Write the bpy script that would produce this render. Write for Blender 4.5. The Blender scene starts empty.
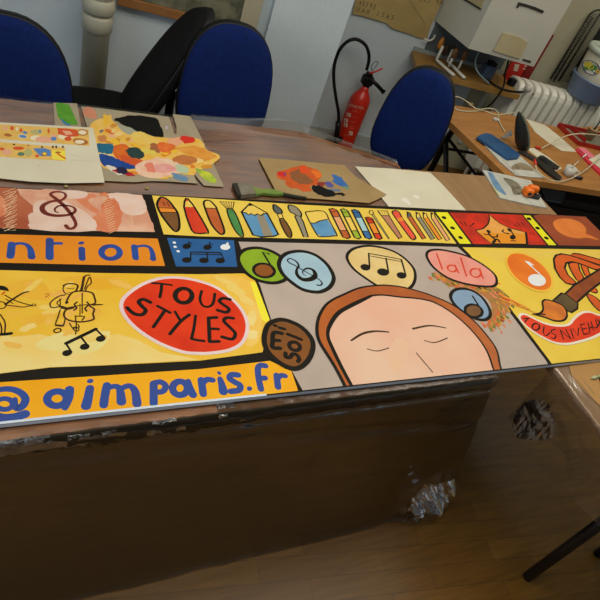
import bpy, bmesh, math, random
from mathutils import Vector, Matrix, noise
random.seed(7)
C = bpy.context.scene.collection
sc = bpy.context.scene

# ------------------------------------------------------------------ camera
F_PX, PITCH, ROLL, YAW = 595.0, math.radians(40.33), math.radians(23.08), math.radians(35.63)
CAM = Vector((0, 0, 1.75))
def _axes():
    sp, cp = math.sin(PITCH), math.cos(PITCH)
    fwd = Vector((0, cp, -sp)); right = Vector((1, 0, 0)); up = Vector((0, sp, cp))
    c, s = math.cos(ROLL), math.sin(ROLL)
    r2 = c*right + s*up; u2 = -s*right + c*up
    Rz = Matrix.Rotation(-YAW, 3, 'Z')
    return Rz@r2, Rz@u2, Rz@fwd
RT, UP, FW = _axes()
cd = bpy.data.cameras.new('camera'); cam = bpy.data.objects.new('camera', cd); C.objects.link(cam)
cd.sensor_width = 36; cd.sensor_fit = 'HORIZONTAL'; cd.lens = F_PX/600*36; cd.clip_start = .02; cd.clip_end = 60
m = Matrix((RT, UP, -FW)).transposed().to_4x4(); m.translation = CAM
cam.matrix_world = m
sc.camera = cam

# ------------------------------------------------------------------ world, lights, exposure
w = bpy.data.worlds.new('world'); sc.world = w; w.use_nodes = True
bg = w.node_tree.nodes['Background']; bg.inputs[0].default_value = (.78, .9, 1, 1); bg.inputs[1].default_value = .28
def area(name, loc, target, sx, sy, power, col):
    l = bpy.data.lights.new(name, 'AREA'); l.shape = 'RECTANGLE'; l.size = sx; l.size_y = sy; l.energy = power; l.color = col
    o = bpy.data.objects.new(name, l); C.objects.link(o); o.location = loc
    o.rotation_euler = (Vector(target)-Vector(loc)).to_track_quat('-Z', 'Y').to_euler(); return o
area('ceiling_area_light', (.9, 1.0, 2.62), (.9, 1.0, 0), 2.6, 1.2, 45, (1, .93, .80))
area('ceiling_area_light', (3.0, 1.9, 2.62), (3.0, 2.2, 0), 1.2, .8, 15, (1, .95, .84))  # unseen extra lamp added to brighten the radiator side
area('window_daylight', (-2.6, .2, 1.75), (.6, 1.5, .75), 1.4, 1.3, 22, (.75, .87, 1))
vs = sc.view_settings
vs.view_transform = 'Standard'; vs.look = 'None'; vs.gamma = 1; vs.use_curve_mapping = False; vs.exposure = -0.14

# ------------------------------------------------------------------ pixel <-> place
def ray(x, y): return RT*(x-300) - UP*(y-300) + FW*F_PX
def P(x, y, z):                      # point of a horizontal plane seen at a pixel
    r = ray(x, y); return CAM + r*((z-CAM.z)/r.z)
PHI = math.atan2(-.182, .983)
U = Vector((math.cos(PHI), math.sin(PHI), 0)); N = Vector((-math.sin(PHI), math.cos(PHI), 0))
def W(x, y, n):                      # point of a plane parallel to the back wall
    r = ray(x, y); return CAM + r*(n/r.dot(N))
def R(u, n, z): return U*u + N*n + Vector((0, 0, z))
def pj(X, Y, z=.75):
    d = Vector((X, Y, z))-CAM; k = F_PX/d.dot(FW); return (300+d.dot(RT)*k, 300-d.dot(UP)*k)

# ------------------------------------------------------------------ materials
def lin(v):
    v /= 255.; return v/12.92 if v <= .04045 else ((v+.055)/1.055)**2.4
def col(c, g=1.0): return tuple(min(.93, lin(x)*g) for x in c)+(1,)
MC = {}
def mat(name, c, rough=.5, c2=None, scale=8, stretch=(1, 1, 1), spec=.5, metal=0, bump=0, bscale=60, g=1.0, contrast=(.35, .65), detail=3, trans=0, emis=None):
    if name in MC: return MC[name]
    mt = bpy.data.materials.new(name); mt.use_nodes = True; MC[name] = mt
    nt = mt.node_tree; b = nt.nodes['Principled BSDF']
    b.inputs['Base Color'].default_value = col(c, g); b.inputs['Roughness'].default_value = rough
    b.inputs['Specular IOR Level'].default_value = spec; b.inputs['Metallic'].default_value = metal
    if trans: b.inputs['Transmission Weight'].default_value = trans
    tc = nt.nodes.new('ShaderNodeTexCoord'); mp = nt.nodes.new('ShaderNodeMapping'); mp.inputs['Scale'].default_value = stretch
    nt.links.new(tc.outputs['Object'], mp.inputs[0])
    if c2:
        n = nt.nodes.new('ShaderNodeTexNoise'); n.inputs['Scale'].default_value = scale; n.inputs['Detail'].default_value = detail
        r = nt.nodes.new('ShaderNodeValToRGB'); r.color_ramp.elements[0].position, r.color_ramp.elements[1].position = contrast
        r.color_ramp.elements[0].color = col(c, g); r.color_ramp.elements[1].color = col(c2, g)
        nt.links.new(mp.outputs[0], n.inputs[0]); nt.links.new(n.outputs[0], r.inputs[0]); nt.links.new(r.outputs[0], b.inputs['Base Color'])
    if bump:
        n2 = nt.nodes.new('ShaderNodeTexNoise'); n2.inputs['Scale'].default_value = bscale; n2.inputs['Detail'].default_value = 4
        bp = nt.nodes.new('ShaderNodeBump'); bp.inputs['Strength'].default_value = bump; bp.inputs['Distance'].default_value = .01
        nt.links.new(mp.outputs[0], n2.inputs[0]); nt.links.new(n2.outputs[0], bp.inputs['Height']); nt.links.new(bp.outputs[0], b.inputs['Normal'])
    return mt

def film_mat(name, tint, fac, rough, milk, milkc, bscale, bstr, stretch=(1, 1, 1)):
    mt = bpy.data.materials.new(name); mt.use_nodes = True; nt = mt.node_tree; nt.nodes.remove(nt.nodes['Principled BSDF'])
    out = nt.nodes['Material Output']
    tr = nt.nodes.new('ShaderNodeBsdfTransparent'); tr.inputs[0].default_value = tint
    df = nt.nodes.new('ShaderNodeBsdfDiffuse'); df.inputs[0].default_value = milkc
    gl = nt.nodes.new('ShaderNodeBsdfGlossy'); gl.inputs['Roughness'].default_value = rough
    tc = nt.nodes.new('ShaderNodeTexCoord'); mp = nt.nodes.new('ShaderNodeMapping'); mp.inputs['Scale'].default_value = stretch
    nt.links.new(tc.outputs['Object'], mp.inputs[0])
    n = nt.nodes.new('ShaderNodeTexNoise'); n.inputs['Scale'].default_value = bscale; n.inputs['Detail'].default_value = 5; n.inputs['Roughness'].default_value = .6
    n.inputs['Distortion'].default_value = .8
    bp = nt.nodes.new('ShaderNodeBump'); bp.inputs['Strength'].default_value = bstr; bp.inputs['Distance'].default_value = .02
    nt.links.new(mp.outputs[0], n.inputs[0]); nt.links.new(n.outputs[0], bp.inputs['Height'])
    nt.links.new(bp.outputs[0], gl.inputs['Normal'])
    fr = nt.nodes.new('ShaderNodeFresnel'); fr.inputs['IOR'].default_value = 1.5; nt.links.new(bp.outputs[0], fr.inputs['Normal'])
    mu = nt.nodes.new('ShaderNodeMath'); mu.operation = 'MULTIPLY'; mu.inputs[1].default_value = fac; mu.use_clamp = True
    nt.links.new(fr.outputs[0], mu.inputs[0])
    if bstr < .28: nt.links.remove(fr.inputs['Normal'].links[0])
    m1 = nt.nodes.new('ShaderNodeMixShader'); m1.inputs[0].default_value = milk
    nt.links.new(tr.outputs[0], m1.inputs[1]); nt.links.new(df.outputs[0], m1.inputs[2])
    m2 = nt.nodes.new('ShaderNodeMixShader'); nt.links.new(mu.outputs[0], m2.inputs[0])
    nt.links.new(m1.outputs[0], m2.inputs[1]); nt.links.new(gl.outputs[0], m2.inputs[2])
    nt.links.new(m2.outputs[0], out.inputs['Surface'])
    return mt

# ------------------------------------------------------------------ mesh builder
class MB:
    def __init__(s, T=None): s.v = []; s.f = []; s.mi = []; s.sm = []; s.mats = []; s.T = T
    def _m(s, mt):
        if mt is None: return 0
        if mt not in s.mats: s.mats.append(mt)
        return s.mats.index(mt)
    def add(s, vs, fs, mt=None, smooth=False):
        o = len(s.v); s.v += [(s.T@Vector(v) if s.T else Vector(v)) for v in vs]
        k = s._m(mt)
        for f in fs: s.f.append([i+o for i in f]); s.mi.append(k); s.sm.append(smooth)
    def box(s, c, d, bev=0, mt=None, rot=None):
        bm = bmesh.new(); bmesh.ops.create_cube(bm, size=1)
        for v in bm.verts: v.co = Vector((v.co.x*d[0], v.co.y*d[1], v.co.z*d[2]))
        if bev: bmesh.ops.bevel(bm, geom=bm.edges[:], offset=bev, segments=2, affect='EDGES', profile=.5)
        Mx = (rot.to_4x4() if rot else Matrix.Identity(4)); c = Vector(c)
        bm.verts.index_update()
        s.add([Mx@v.co + c for v in bm.verts], [[v.index for v in f.verts] for f in bm.faces], mt, False); bm.free(); return s
    def prism(s, pts, z0, z1, mt=None):       # vertical prism from an outline
        n = len(pts); vs_ = [(p[0], p[1], z0) for p in pts]+[(p[0], p[1], z1) for p in pts]
        s.add(vs_, [list(range(n))[::-1], list(range(n, 2*n))]+[[i, (i+1) % n, n+(i+1) % n, n+i] for i in range(n)], mt); return s
    def loops(s, rings, cap0=True, cap1=True, mt=None, smooth=True):
        n = len(rings[0]); vs_ = [p for r in rings for p in r]; fs = []
        for k in range(len(rings)-1):
            for i in range(n): fs.append([k*n+i, k*n+(i+1) % n, (k+1)*n+(i+1) % n, (k+1)*n+i])
        if cap0: fs.append(list(range(n))[::-1])
        if cap1: fs.append([(len(rings)-1)*n+i for i in range(n)])
        s.add(vs_, fs, mt, smooth); return s
    def lathe(s, prof, c=(0, 0, 0), seg=28, axis=None, mt=None):
        c = Vector(c); q = Vector((0, 0, 1)).rotation_difference(Vector(axis).normalized()) if axis else None
        rings = []
        for r, z in prof:
            rg = [Vector((r*math.cos(2*math.pi*i/seg), r*math.sin(2*math.pi*i/seg), z)) for i in range(seg)]
            rings.append([(q@p if q else p)+c for p in rg])
        return s.loops(rings, mt=mt)
    def tube(s, pts, r, seg=8, mt=None, smooth=True, sub=0):
        pts = [Vector(p) for p in pts]
        if sub: pts = cr3(pts, sub)
        rings = []; t0 = (pts[1]-pts[0]).normalized(); a = t0.orthogonal().normalized()
        for i, p in enumerate(pts):
            t = ((pts[min(i+1, len(pts)-1)]-pts[max(i-1, 0)])).normalized()
            a = (a-t*a.dot(t)).normalized(); b = t.cross(a)
            rr = r[i*(len(r))//len(pts)] if isinstance(r, (list, tuple)) else r
            rings.append([p+(a*math.cos(2*math.pi*k/seg)+b*math.sin(2*math.pi*k/seg))*rr for k in range(seg)])
        return s.loops(rings, mt=mt, smooth=smooth)
def cr3(pts, sub, closed=False):
    n = len(pts); out = []
    for i in range(n if closed else n-1):
        if closed: p0, p1, p2, p3 = pts[(i-1) % n], pts[i], pts[(i+1) % n], pts[(i+2) % n]
        else: p0, p1, p2, p3 = pts[max(i-1, 0)], pts[i], pts[i+1], pts[min(i+2, n-1)]
        for k in range(sub):
            t = k/sub
            out.append(.5*((2*p1)+(p2-p0)*t+(2*p0-5*p1+4*p2-p3)*t*t+(3*p1-p0-3*p2+p3)*t**3))
    if not closed: out.append(pts[-1])
    return out
def obj(name, mb, mt=None, parent=None, local=False, keep=False):
    me = bpy.data.meshes.new(name); vs_ = mb.v
    loc = Vector((0, 0, 0))
    if parent is not None and not local:
        inv = Matrix.Translation(parent.location)@Matrix.Rotation(parent.rotation_euler.z, 4, 'Z')
        pp = parent.parent
        if pp: inv = (Matrix.Translation(pp.location)@Matrix.Rotation(pp.rotation_euler.z, 4, 'Z'))@inv
        inv = inv.inverted(); vs_ = [inv@v for v in vs_]
    elif parent is None and not keep:
        xs = [v.x for v in vs_]; ys = [v.y for v in vs_]; zs = [v.z for v in vs_]
        loc = Vector(((min(xs)+max(xs))/2, (min(ys)+max(ys))/2, min(zs))); vs_ = [v-loc for v in vs_]
    me.from_pydata([tuple(v) for v in vs_], [], mb.f)
    if mb.mats:
        for q in mb.mats: me.materials.append(q)
        me.polygons.foreach_set('material_index', mb.mi)
    elif mt: me.materials.append(mt)
    me.polygons.foreach_set('use_smooth', mb.sm)
    me.validate(); me.update()
    o = bpy.data.objects.new(name, me); C.objects.link(o)
    if parent is not None: o.parent = parent
    else: o.location = loc
    return o
def tag(o, label=None, cat=None, group=None, kind=None):
    if label: o['label'] = label
    if cat: o['category'] = cat
    if group: o['group'] = group
    if kind: o['kind'] = kind
    return o
def thing(name, label, cat, loc=(0, 0, 0), rz=0, group=None):
    o = bpy.data.objects.new(name, None); C.objects.link(o); o.location = loc; o.rotation_euler = (0, 0, rz); o.empty_display_size = .1
    return tag(o, label, cat, group)
def copy_tree(o, parent=None):
    c = o.copy(); C.objects.link(c)
    if parent is not None: c.parent = parent
    for ch in [x for x in bpy.data.objects if x.parent == o and x != c]: copy_tree(ch, c)
    return c

# ================================================================== THE ROOM
GW = 1.0
M_wall = mat('wall_plaster', (198, 209, 214), .75, (190, 202, 208), 3, bump=.15, bscale=90)
M_wall2 = mat('wall_plaster_yellower', (172, 168, 140), .8, (164, 160, 134), 3, bump=.15, bscale=90)  # yellower and darker than the other wall plaster
M_skirt = mat('skirting_paint', (170, 178, 176), .5)
def rbox(mb, u0, u1, n0, n1, z0, z1, bev=0):
    rot = Matrix.Rotation(PHI, 3, 'Z'); return mb.box(R((u0+u1)/2, (n0+n1)/2, (z0+z1)/2), (u1-u0, n1-n0, z1-z0), bev, rot=rot)
def struct(name, mb, mt): return tag(obj(name, mb, mt), kind='structure')

def parquet():
    mt = bpy.data.materials.new('parquet'); mt.use_nodes = True; nt = mt.node_tree; b = nt.nodes['Principled BSDF']
    tc = nt.nodes.new('ShaderNodeTexCoord'); mp = nt.nodes.new('ShaderNodeMapping'); mp.inputs['Rotation'].default_value = (0, 0, math.radians(8))
    br = nt.nodes.new('ShaderNodeTexBrick'); br.inputs['Scale'].default_value = 1; br.inputs['Brick Width'].default_value = .42; br.inputs['Row Height'].default_value = .07
    br.inputs['Mortar Size'].default_value = .0012; br.inputs['Color1'].default_value = col((120, 84, 30)); br.inputs['Color2'].default_value = col((104, 70, 24)); br.inputs['Mortar'].default_value = col((84, 58, 24))
    br.offset = .37
    n = nt.nodes.new('ShaderNodeTexNoise'); n.inputs['Scale'].default_value = 3; n.inputs['Detail'].default_value = 6
    m2 = nt.nodes.new('ShaderNodeMapping'); m2.inputs['Scale'].default_value = (2, 22, 1); m2.inputs['Rotation'].default_value = (0, 0, math.radians(8))
    mx = nt.nodes.new('ShaderNodeMixRGB'); mx.blend_type = 'OVERLAY'; mx.inputs[0].default_value = .5
    nt.links.new(tc.outputs['Object'], mp.inputs[0]); nt.links.new(mp.outputs[0], br.inputs[0])
    nt.links.new(tc.outputs['Object'], m2.inputs[0]); nt.links.new(m2.outputs[0], n.inputs[0])
    nt.links.new(br.outputs[0], mx.inputs[1]); nt.links.new(n.outputs[0], mx.inputs[2]); nt.links.new(mx.outputs[0], b.inputs['Base Color'])
    b.inputs['Roughness'].default_value = .38
    return mt
struct('floor', MB().box((.9, 1.2, -.03), (7.2, 6.2, .06)), parquet())
PIL0, PIL1 = .60, .94
struct('wall_left', rbox(MB(), -2.2, PIL0, 2.75, 2.9, 0, 2.7), M_wall)
struct('wall_pillar', rbox(MB(), PIL0, PIL1, 2.70, 3.5, 0, 2.7), M_wall)
struct('wall_back', rbox(MB(), PIL1, 2.12, 3.40, 3.52, 0, 2.7), M_wall)
struct('wall_right', rbox(MB(), 2.12, 4.2, 3.40, 3.52, 0, 2.7), M_wall2)
sk = rbox(MB(), PIL1, 2.12, 3.385, 3.399, 0, .10); struct('baseboard_back', sk, M_skirt)
struct('baseboard_left', rbox(MB(), -2.2, PIL0, 2.735, 2.749, 0, .10), M_skirt)
struct('wall_side', rbox(MB(), 3.75, 3.87, -1.2, 3.52, 0, 2.7), M_wall2)
struct('ceiling', MB().box((.8, 1.2, 2.75), (6.4, 5.6, .06)), mat('ceiling_paint', (205, 205, 200), .9))

# ================================================================== TABLES
Z_T = .735
M_top = mat('worn_brown_tabletop', (146, 94, 48), .55, (104, 64, 32), 4, (1.5, 8, 1), bump=.03)
M_tan = mat('tan_wood_tabletop', (152, 118, 78), .55, (138, 104, 66), 3, (8, 1.2, 1), bump=.03)
M_desk = mat('orange_beech_desktop', (172, 118, 58), .42, (156, 104, 48), 3, (2, 9, 1), bump=.02)
M_blk = mat('black_steel', (16, 16, 17), .35, spec=.6)
M_edge = mat('dark_table_edge', (44, 34, 20), .5)
def table(name, label, outline, mt, edge_mt, legs, cross=None):
    cx = sum(p[0] for p in outline)/len(outline); cy = sum(p[1] for p in outline)/len(outline)
    t = thing(name, label, 'table' if 'table' in name else 'desk', (cx, cy, 0))
    obj('tabletop', MB().prism(outline, Z_T-.024, Z_T), mt, t)
    g_ = [(cx+(p[0]-cx)*(1+.0015/abs(p[0]-cx)), cy+(p[1]-cy)*(1+.0015/abs(p[1]-cy))) for p in outline]
    obj('edge_band', MB().prism(g_, Z_T-.026, Z_T-.002), edge_mt, t)
    for a in legs:
        obj('leg', MB().tube([(a[0], a[1], 0), (a[0], a[1], Z_T-.045)], .017, 14), M_blk, t)
    fr = MB()
    for i in range(len(legs)):
        a, b = legs[i], legs[(i+1) % len(legs)]
        fr.tube([(a[0], a[1], Z_T-.045), (b[0], b[1], Z_T-.045)], .014, 10)
    obj('under_frame', fr, M_blk, t)
    return t
table('folding_table', 'long brown work table under the clear plastic, nearest the camera beneath the painted board',
      [(-1.0, .637), (1.165, .665), (1.165, 1.24), (-1.0, 1.24)], M_top, M_edge, [(-.9, .74), (.92, .84), (.92, 1.12), (-.9, 1.12)])
table('folding_table', 'brown work table under the plastic behind the board, in front of the blue chairs',
      [(-1.0, 1.245), (1.385, 1.245), (1.385, 1.69), (1.02, 1.86), (-1.0, 1.86)], M_top, M_edge, [(-.9, 1.33), (1.28, 1.33), (1.28, 1.62), (-.9, 1.72)])
table('folding_table', 'tan wooden work table under the right end of the painted board, one black leg showing',
      [(1.395, .05), (2.03, .05), (2.03, 1.655), (1.395, 1.655)], M_tan, mat('tan_edge', (120, 84, 48), .5), [(1.573, .33), (1.93, .33), (1.93, 1.52), (1.573, 1.52)])
dk = [P(507, 176, Z_T), P(600, 191, Z_T)]
d2 = (dk[1]-dk[0]).normalized()
pA = P(444.5, 116, Z_T); pB = P(449, 104.5, Z_T)
desk_outline = [tuple(dk[0][:2]), tuple((dk[0]+d2*1.5)[:2]), tuple((dk[0]+d2*1.5+Vector((.16, .9, 0)))[:2]), tuple(P(560, 128, Z_T)[:2]), tuple(P(505, 113.5, Z_T)[:2]), tuple(pB[:2]), tuple(P(445, 110, Z_T)[:2]), tuple(pA[:2])]
dt = thing('office_desk', 'orange beech desk with black tube frame in front of the radiator', 'desk', (2.5, 2.0, 0))
obj('desktop', MB().prism(desk_outline, Z_T-.028, Z_T), M_desk, dt)
# the U shaped tube frame at the left end of the desk, with its crossed braces
a0 = P(448, 122, Z_T-.05); a1 = P(504, 181, Z_T-.05); dd = (a1-a0)
inw = Vector((.05, .02, 0))
fa = a0+inw+dd*.03; fb = a1+inw-dd*.06
def dz(v, z): return Vector((v.x, v.y, z))
fr = MB(); fr.tube([dz(fa, 0), dz(fa, .60), dz(fa+dd*.02, .66), dz(fa+dd*.08, .685), dz(fa+dd*.2, .688), dz(fb-dd*.1, .688), dz(fb-dd*.02, .66), dz(fb, .6), dz(fb, 0)], .0165, 12)
obj('leg', fr, M_blk, dt)
off = d2*1.25
obj('leg', MB().tube([dz(fa+off, 0), dz(fa+off, .685), dz(fb+off, .685), dz(fb+off, 0)], .0165, 12), M_blk, dt)
br = MB(); br.tube([dz(fa, .54), dz(fa+off, .54)], .008, 8); br.tube([dz(fa, .60), dz(fa+off*.6, .12)], .008, 8); br.tube([dz(fa, .16), dz(fa+off*.6, .66)], .008, 8)
obj('brace', br, M_blk, dt)
bd = MB(); bd.tube([dz(fa, .58), dz(fb, .10)], .014, 10)
obj('brace', bd, M_blk, dt)

# ================================================================== CLEAR PLASTIC SHEETS
M_film = film_mat('clear_plastic_film', (.95, .93, .90, 1), .32, .2, .012, (.5, .48, .45, 1), 3.2, .2, (.6, 4.5, 2))
M_drape = film_mat('shade_tinted_hanging_film', (.37, .345, .29, 1), .36, .14, .16, (.075, .064, .042, 1), 2.6, .3, (.8, 1, 2.5))  # dark tint puts the under-table shade into the clear film
M_roll = film_mat('glint_film_over_edge', (.55, .51, .44, 1), 1.1, .10, .04, (.12, .10, .06, 1), 42, .9)  # glossier patches of the film place the glints along the table edge
M_crisp = film_mat('glinting_crumpled_film', (.80, .81, .83, 1), 2.2, .12, .10, (.45, .5, .56, 1), 22, .2)  # pale milk and raised gloss put bluish glints into the crumple
M_dull = film_mat('dull_film_over_edge', (.55, .50, .42, 1), .10, .3, .10, (.12, .10, .06, 1), 20, .2)  # gloss cut so the edge stays dark between the glints
def sheet():
    prof = []
    for i in range(5): prof.append((1.885, .62+.028*i, 'b'))
    prof += [(1.882, .744, 'r'), (1.868, .7515, 'r'), (1.85, .7495, 'r')]
    y = 1.82
    while y > .66: prof.append((y, .7372, 't')); y -= .03
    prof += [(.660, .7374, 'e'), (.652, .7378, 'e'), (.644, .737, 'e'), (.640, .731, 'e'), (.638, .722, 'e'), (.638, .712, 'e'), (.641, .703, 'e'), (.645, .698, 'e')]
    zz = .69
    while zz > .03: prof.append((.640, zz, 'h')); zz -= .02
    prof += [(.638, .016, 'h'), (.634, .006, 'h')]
    x_at = lambda i, n_: -.98+2.33*i/n_
    nx = 220; vs_ = []; fs = []; mi = []
    L = sum(1 for _ in prof)
    for j, (y, z, k) in enumerate(prof):
        for i in range(nx+1):
            t = i/nx; xr = 1.37
            if k in 'h': xr = 1.17+.20*min(1, (.69-z)/.6)
            elif k == 'e': xr = 1.172
            elif k == 'f': xr = 1.37
            elif k == 't': xr = 1.172+(.20*min(1, (y-1.25)/.1) if y > 1.25 else 0)
            x = -.98+(xr+.98)*t
            yy, z2 = y, z
            if k in 'ehf': yy += .013*max(0, x)
            nz = noise.noise
            if k in 'br':                      # far edge follows the cut corner of the tabletop
                if x > 1.0: yy -= (x-1.0)*.47
                bul = 0.012*max(0, nz(Vector((x*3, 1, 0)))+.3) + (.018*math.exp(-((x-.98)/.14)**2))
                if k == 'r': z2 += bul*max(0, min(1, (x-.5)/.2))-(.012 if x < .6 else 0)
            if k == 't':
                lim = 1.845-(max(0, x-1.0))*.47
                if yy > lim: yy = lim-(yy-lim)*.15
                ed = max(0, min(1, (yy-1.6)/.2))*max(0, min(1, (x-.64)/.15))
                z2 += .0006+.0005*nz(Vector((x*9, y*24, 0))) + ed*(.004+.004*nz(Vector((x*4, y*16, 3))))
            if k == 'e':
                a = .0052 if x < .5 else .0026
                cr = abs(nz(Vector((x*34, z*60+y*60, 2))))+.6*abs(nz(Vector((x*80, z*90, 5))))
                yy -= a*cr*1.6; z2 += a*.8*nz(Vector((x*40, y*50, 7)))
                if z < .72: yy -= a*1.3*abs(nz(Vector((x*44, z*30, 11)))); z2 += .7*a*nz(Vector((x*50, z*30, 9)))
            if k in 'h':
                d = (.69-z)/.66
                yy += -.004+(.022*nz(Vector((x*1.6, z*2.2+x*.8, 4)))+.010*nz(Vector((x*5, z*1.2, 8))))*min(1, d*3) - .03*d
                cs = z-(.687-.12*x); yy += .010*math.exp(-(cs/.012)**2)
                yy += .006*abs(nz(Vector((x*7+z*6, z*11-x*4, 12))))*d
                cl = max(0, 1-math.hypot((x-1.28)/.16, (z-.10)/.16)); yy -= .11*cl*abs(nz(Vector((x*22+z*9, z*20, 3))))+.045*cl*abs(nz(Vector((x*60, z*50, 6))))
            if k == 'f': yy += -.03+.02*nz(Vector((x*3, 1, 4))); z2 += .004*abs(nz(Vector((x*9, y*9, 4))))
            vs_.append((x, yy, z2))
        if j:
            for i in range(nx):
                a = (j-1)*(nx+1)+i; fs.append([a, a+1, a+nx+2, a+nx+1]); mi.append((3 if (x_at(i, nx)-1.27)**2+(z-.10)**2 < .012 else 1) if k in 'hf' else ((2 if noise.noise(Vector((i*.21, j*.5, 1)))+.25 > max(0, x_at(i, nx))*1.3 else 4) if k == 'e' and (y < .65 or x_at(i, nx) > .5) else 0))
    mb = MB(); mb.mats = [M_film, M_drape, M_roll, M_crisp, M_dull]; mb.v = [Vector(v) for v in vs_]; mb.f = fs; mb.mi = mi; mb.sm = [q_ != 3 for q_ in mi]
    o = obj('plastic_sheet', mb); return tag(o, 'wide clear plastic sheet covering the long table and hanging to the floor in front', 'plastic sheet')
sheet()
def crumple(name, label, quad, nu, nv, amp, mt, seed, f=9):
    q = [Vector(p) for p in quad]; nrm = (q[1]-q[0]).cross(q[3]-q[0]).normalized(); vs_ = []; fs = []
    for j in range(nv+1):
        for i in range(nu+1):
            s, t = i/nu, j/nv; p = q[0]*(1-s)*(1-t)+q[1]*s*(1-t)+q[2]*s*t+q[3]*(1-s)*t
            p = p+nrm*amp*(abs(noise.noise(Vector((s*f, t*f, seed))))*2-.4+.5*noise.noise(Vector((s*f*2.3, t*f*2.3, seed))))
            vs_.append(p)
    for j in range(nv):
        for i in range(nu): a = j*(nu+1)+i; fs.append([a, a+1, a+nu+2, a+nu+1])
    mb = MB(); mb.add(vs_, fs, None, False); return tag(obj(name, mb, mt), label, 'plastic sheet')
#('glinting_crumpled_film', (.80, .80, .82, 1), 2.0, .10, .05, (.4, .45, .5, 1), 14, .5)
# wrap over the left edge of the tan table, a short flap hanging down
def wrap():
    vs_ = []; fs = []; ny = 90; nx = 26
    hemz = [(.66, .50), (.60, .49), (.53, .58), (.48, .60), (.38, .53), (.28, .56), (.12, .5)]
    def hz(y):
        for (a, b), (c_, d_) in zip(hemz, hemz[1:]):
            if c_ <= y <= a: return b+(d_-b)*(a-y)/(a-c_)
        return .5
    for j in range(nx+1):
        for i in range(ny+1):
            y = .668+(.12-.668)*i/ny; s_ = j/nx; cr_ = max(0, 1-abs(y-.60)/.09)
            if s_ < .35: x = 1.47-(1.47-1.389)*s_/.35; z = .7375
            else: f_ = (s_-.35)/.65; x = 1.385; z = .728-(.728-hz(y))*f_
            nzv = noise.noise(Vector((y*24, z*26, s_*3))); nz2 = abs(noise.noise(Vector((y*70, z*60+s_*20, 5))))
            if s_ < .35: z += .001+.0015*abs(noise.noise(Vector((x*60, y*9, 1)))); 
            else: x += -.004-(.003+.020*cr_)*abs(noise.noise(Vector((y*11+z*8, z*16-y*6, 2.2))))-(.001+.006*cr_)*nz2
            vs_.append((x, y, z))
        if j:
            for i in range(ny): a = (j-1)*(ny+1)+i; fs.append([a, a+1, a+ny+2, a+ny+1])
    mb = MB(); mb.add(vs_, fs, None, True); mb.mats = [M_wrap, film_mat('glinting_flap_film', (.86, .87, .88, 1), 1.5, .14, .06, (.5, .55, .6, 1), 20, .15)]  # second material's pale blue milk lightens the crumple like glints
    for n_, f in enumerate(fs):
        v = vs_[f[0]]
        if ((v[1]-.60)/.065)**2+((v[2]-.575)/.085)**2 < 1: mb.mi[n_] = 1; mb.sm[n_] = False
    return tag(obj('plastic_sheet', mb), 'short clear plastic flap taped over the left edge of the tan table', 'plastic sheet')
M_wrap = film_mat('clear_plastic_wrap', (.93, .92, .90, 1), .26, .12, .012, (.4, .4, .4, 1), 9, .12)
wrap()

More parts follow.
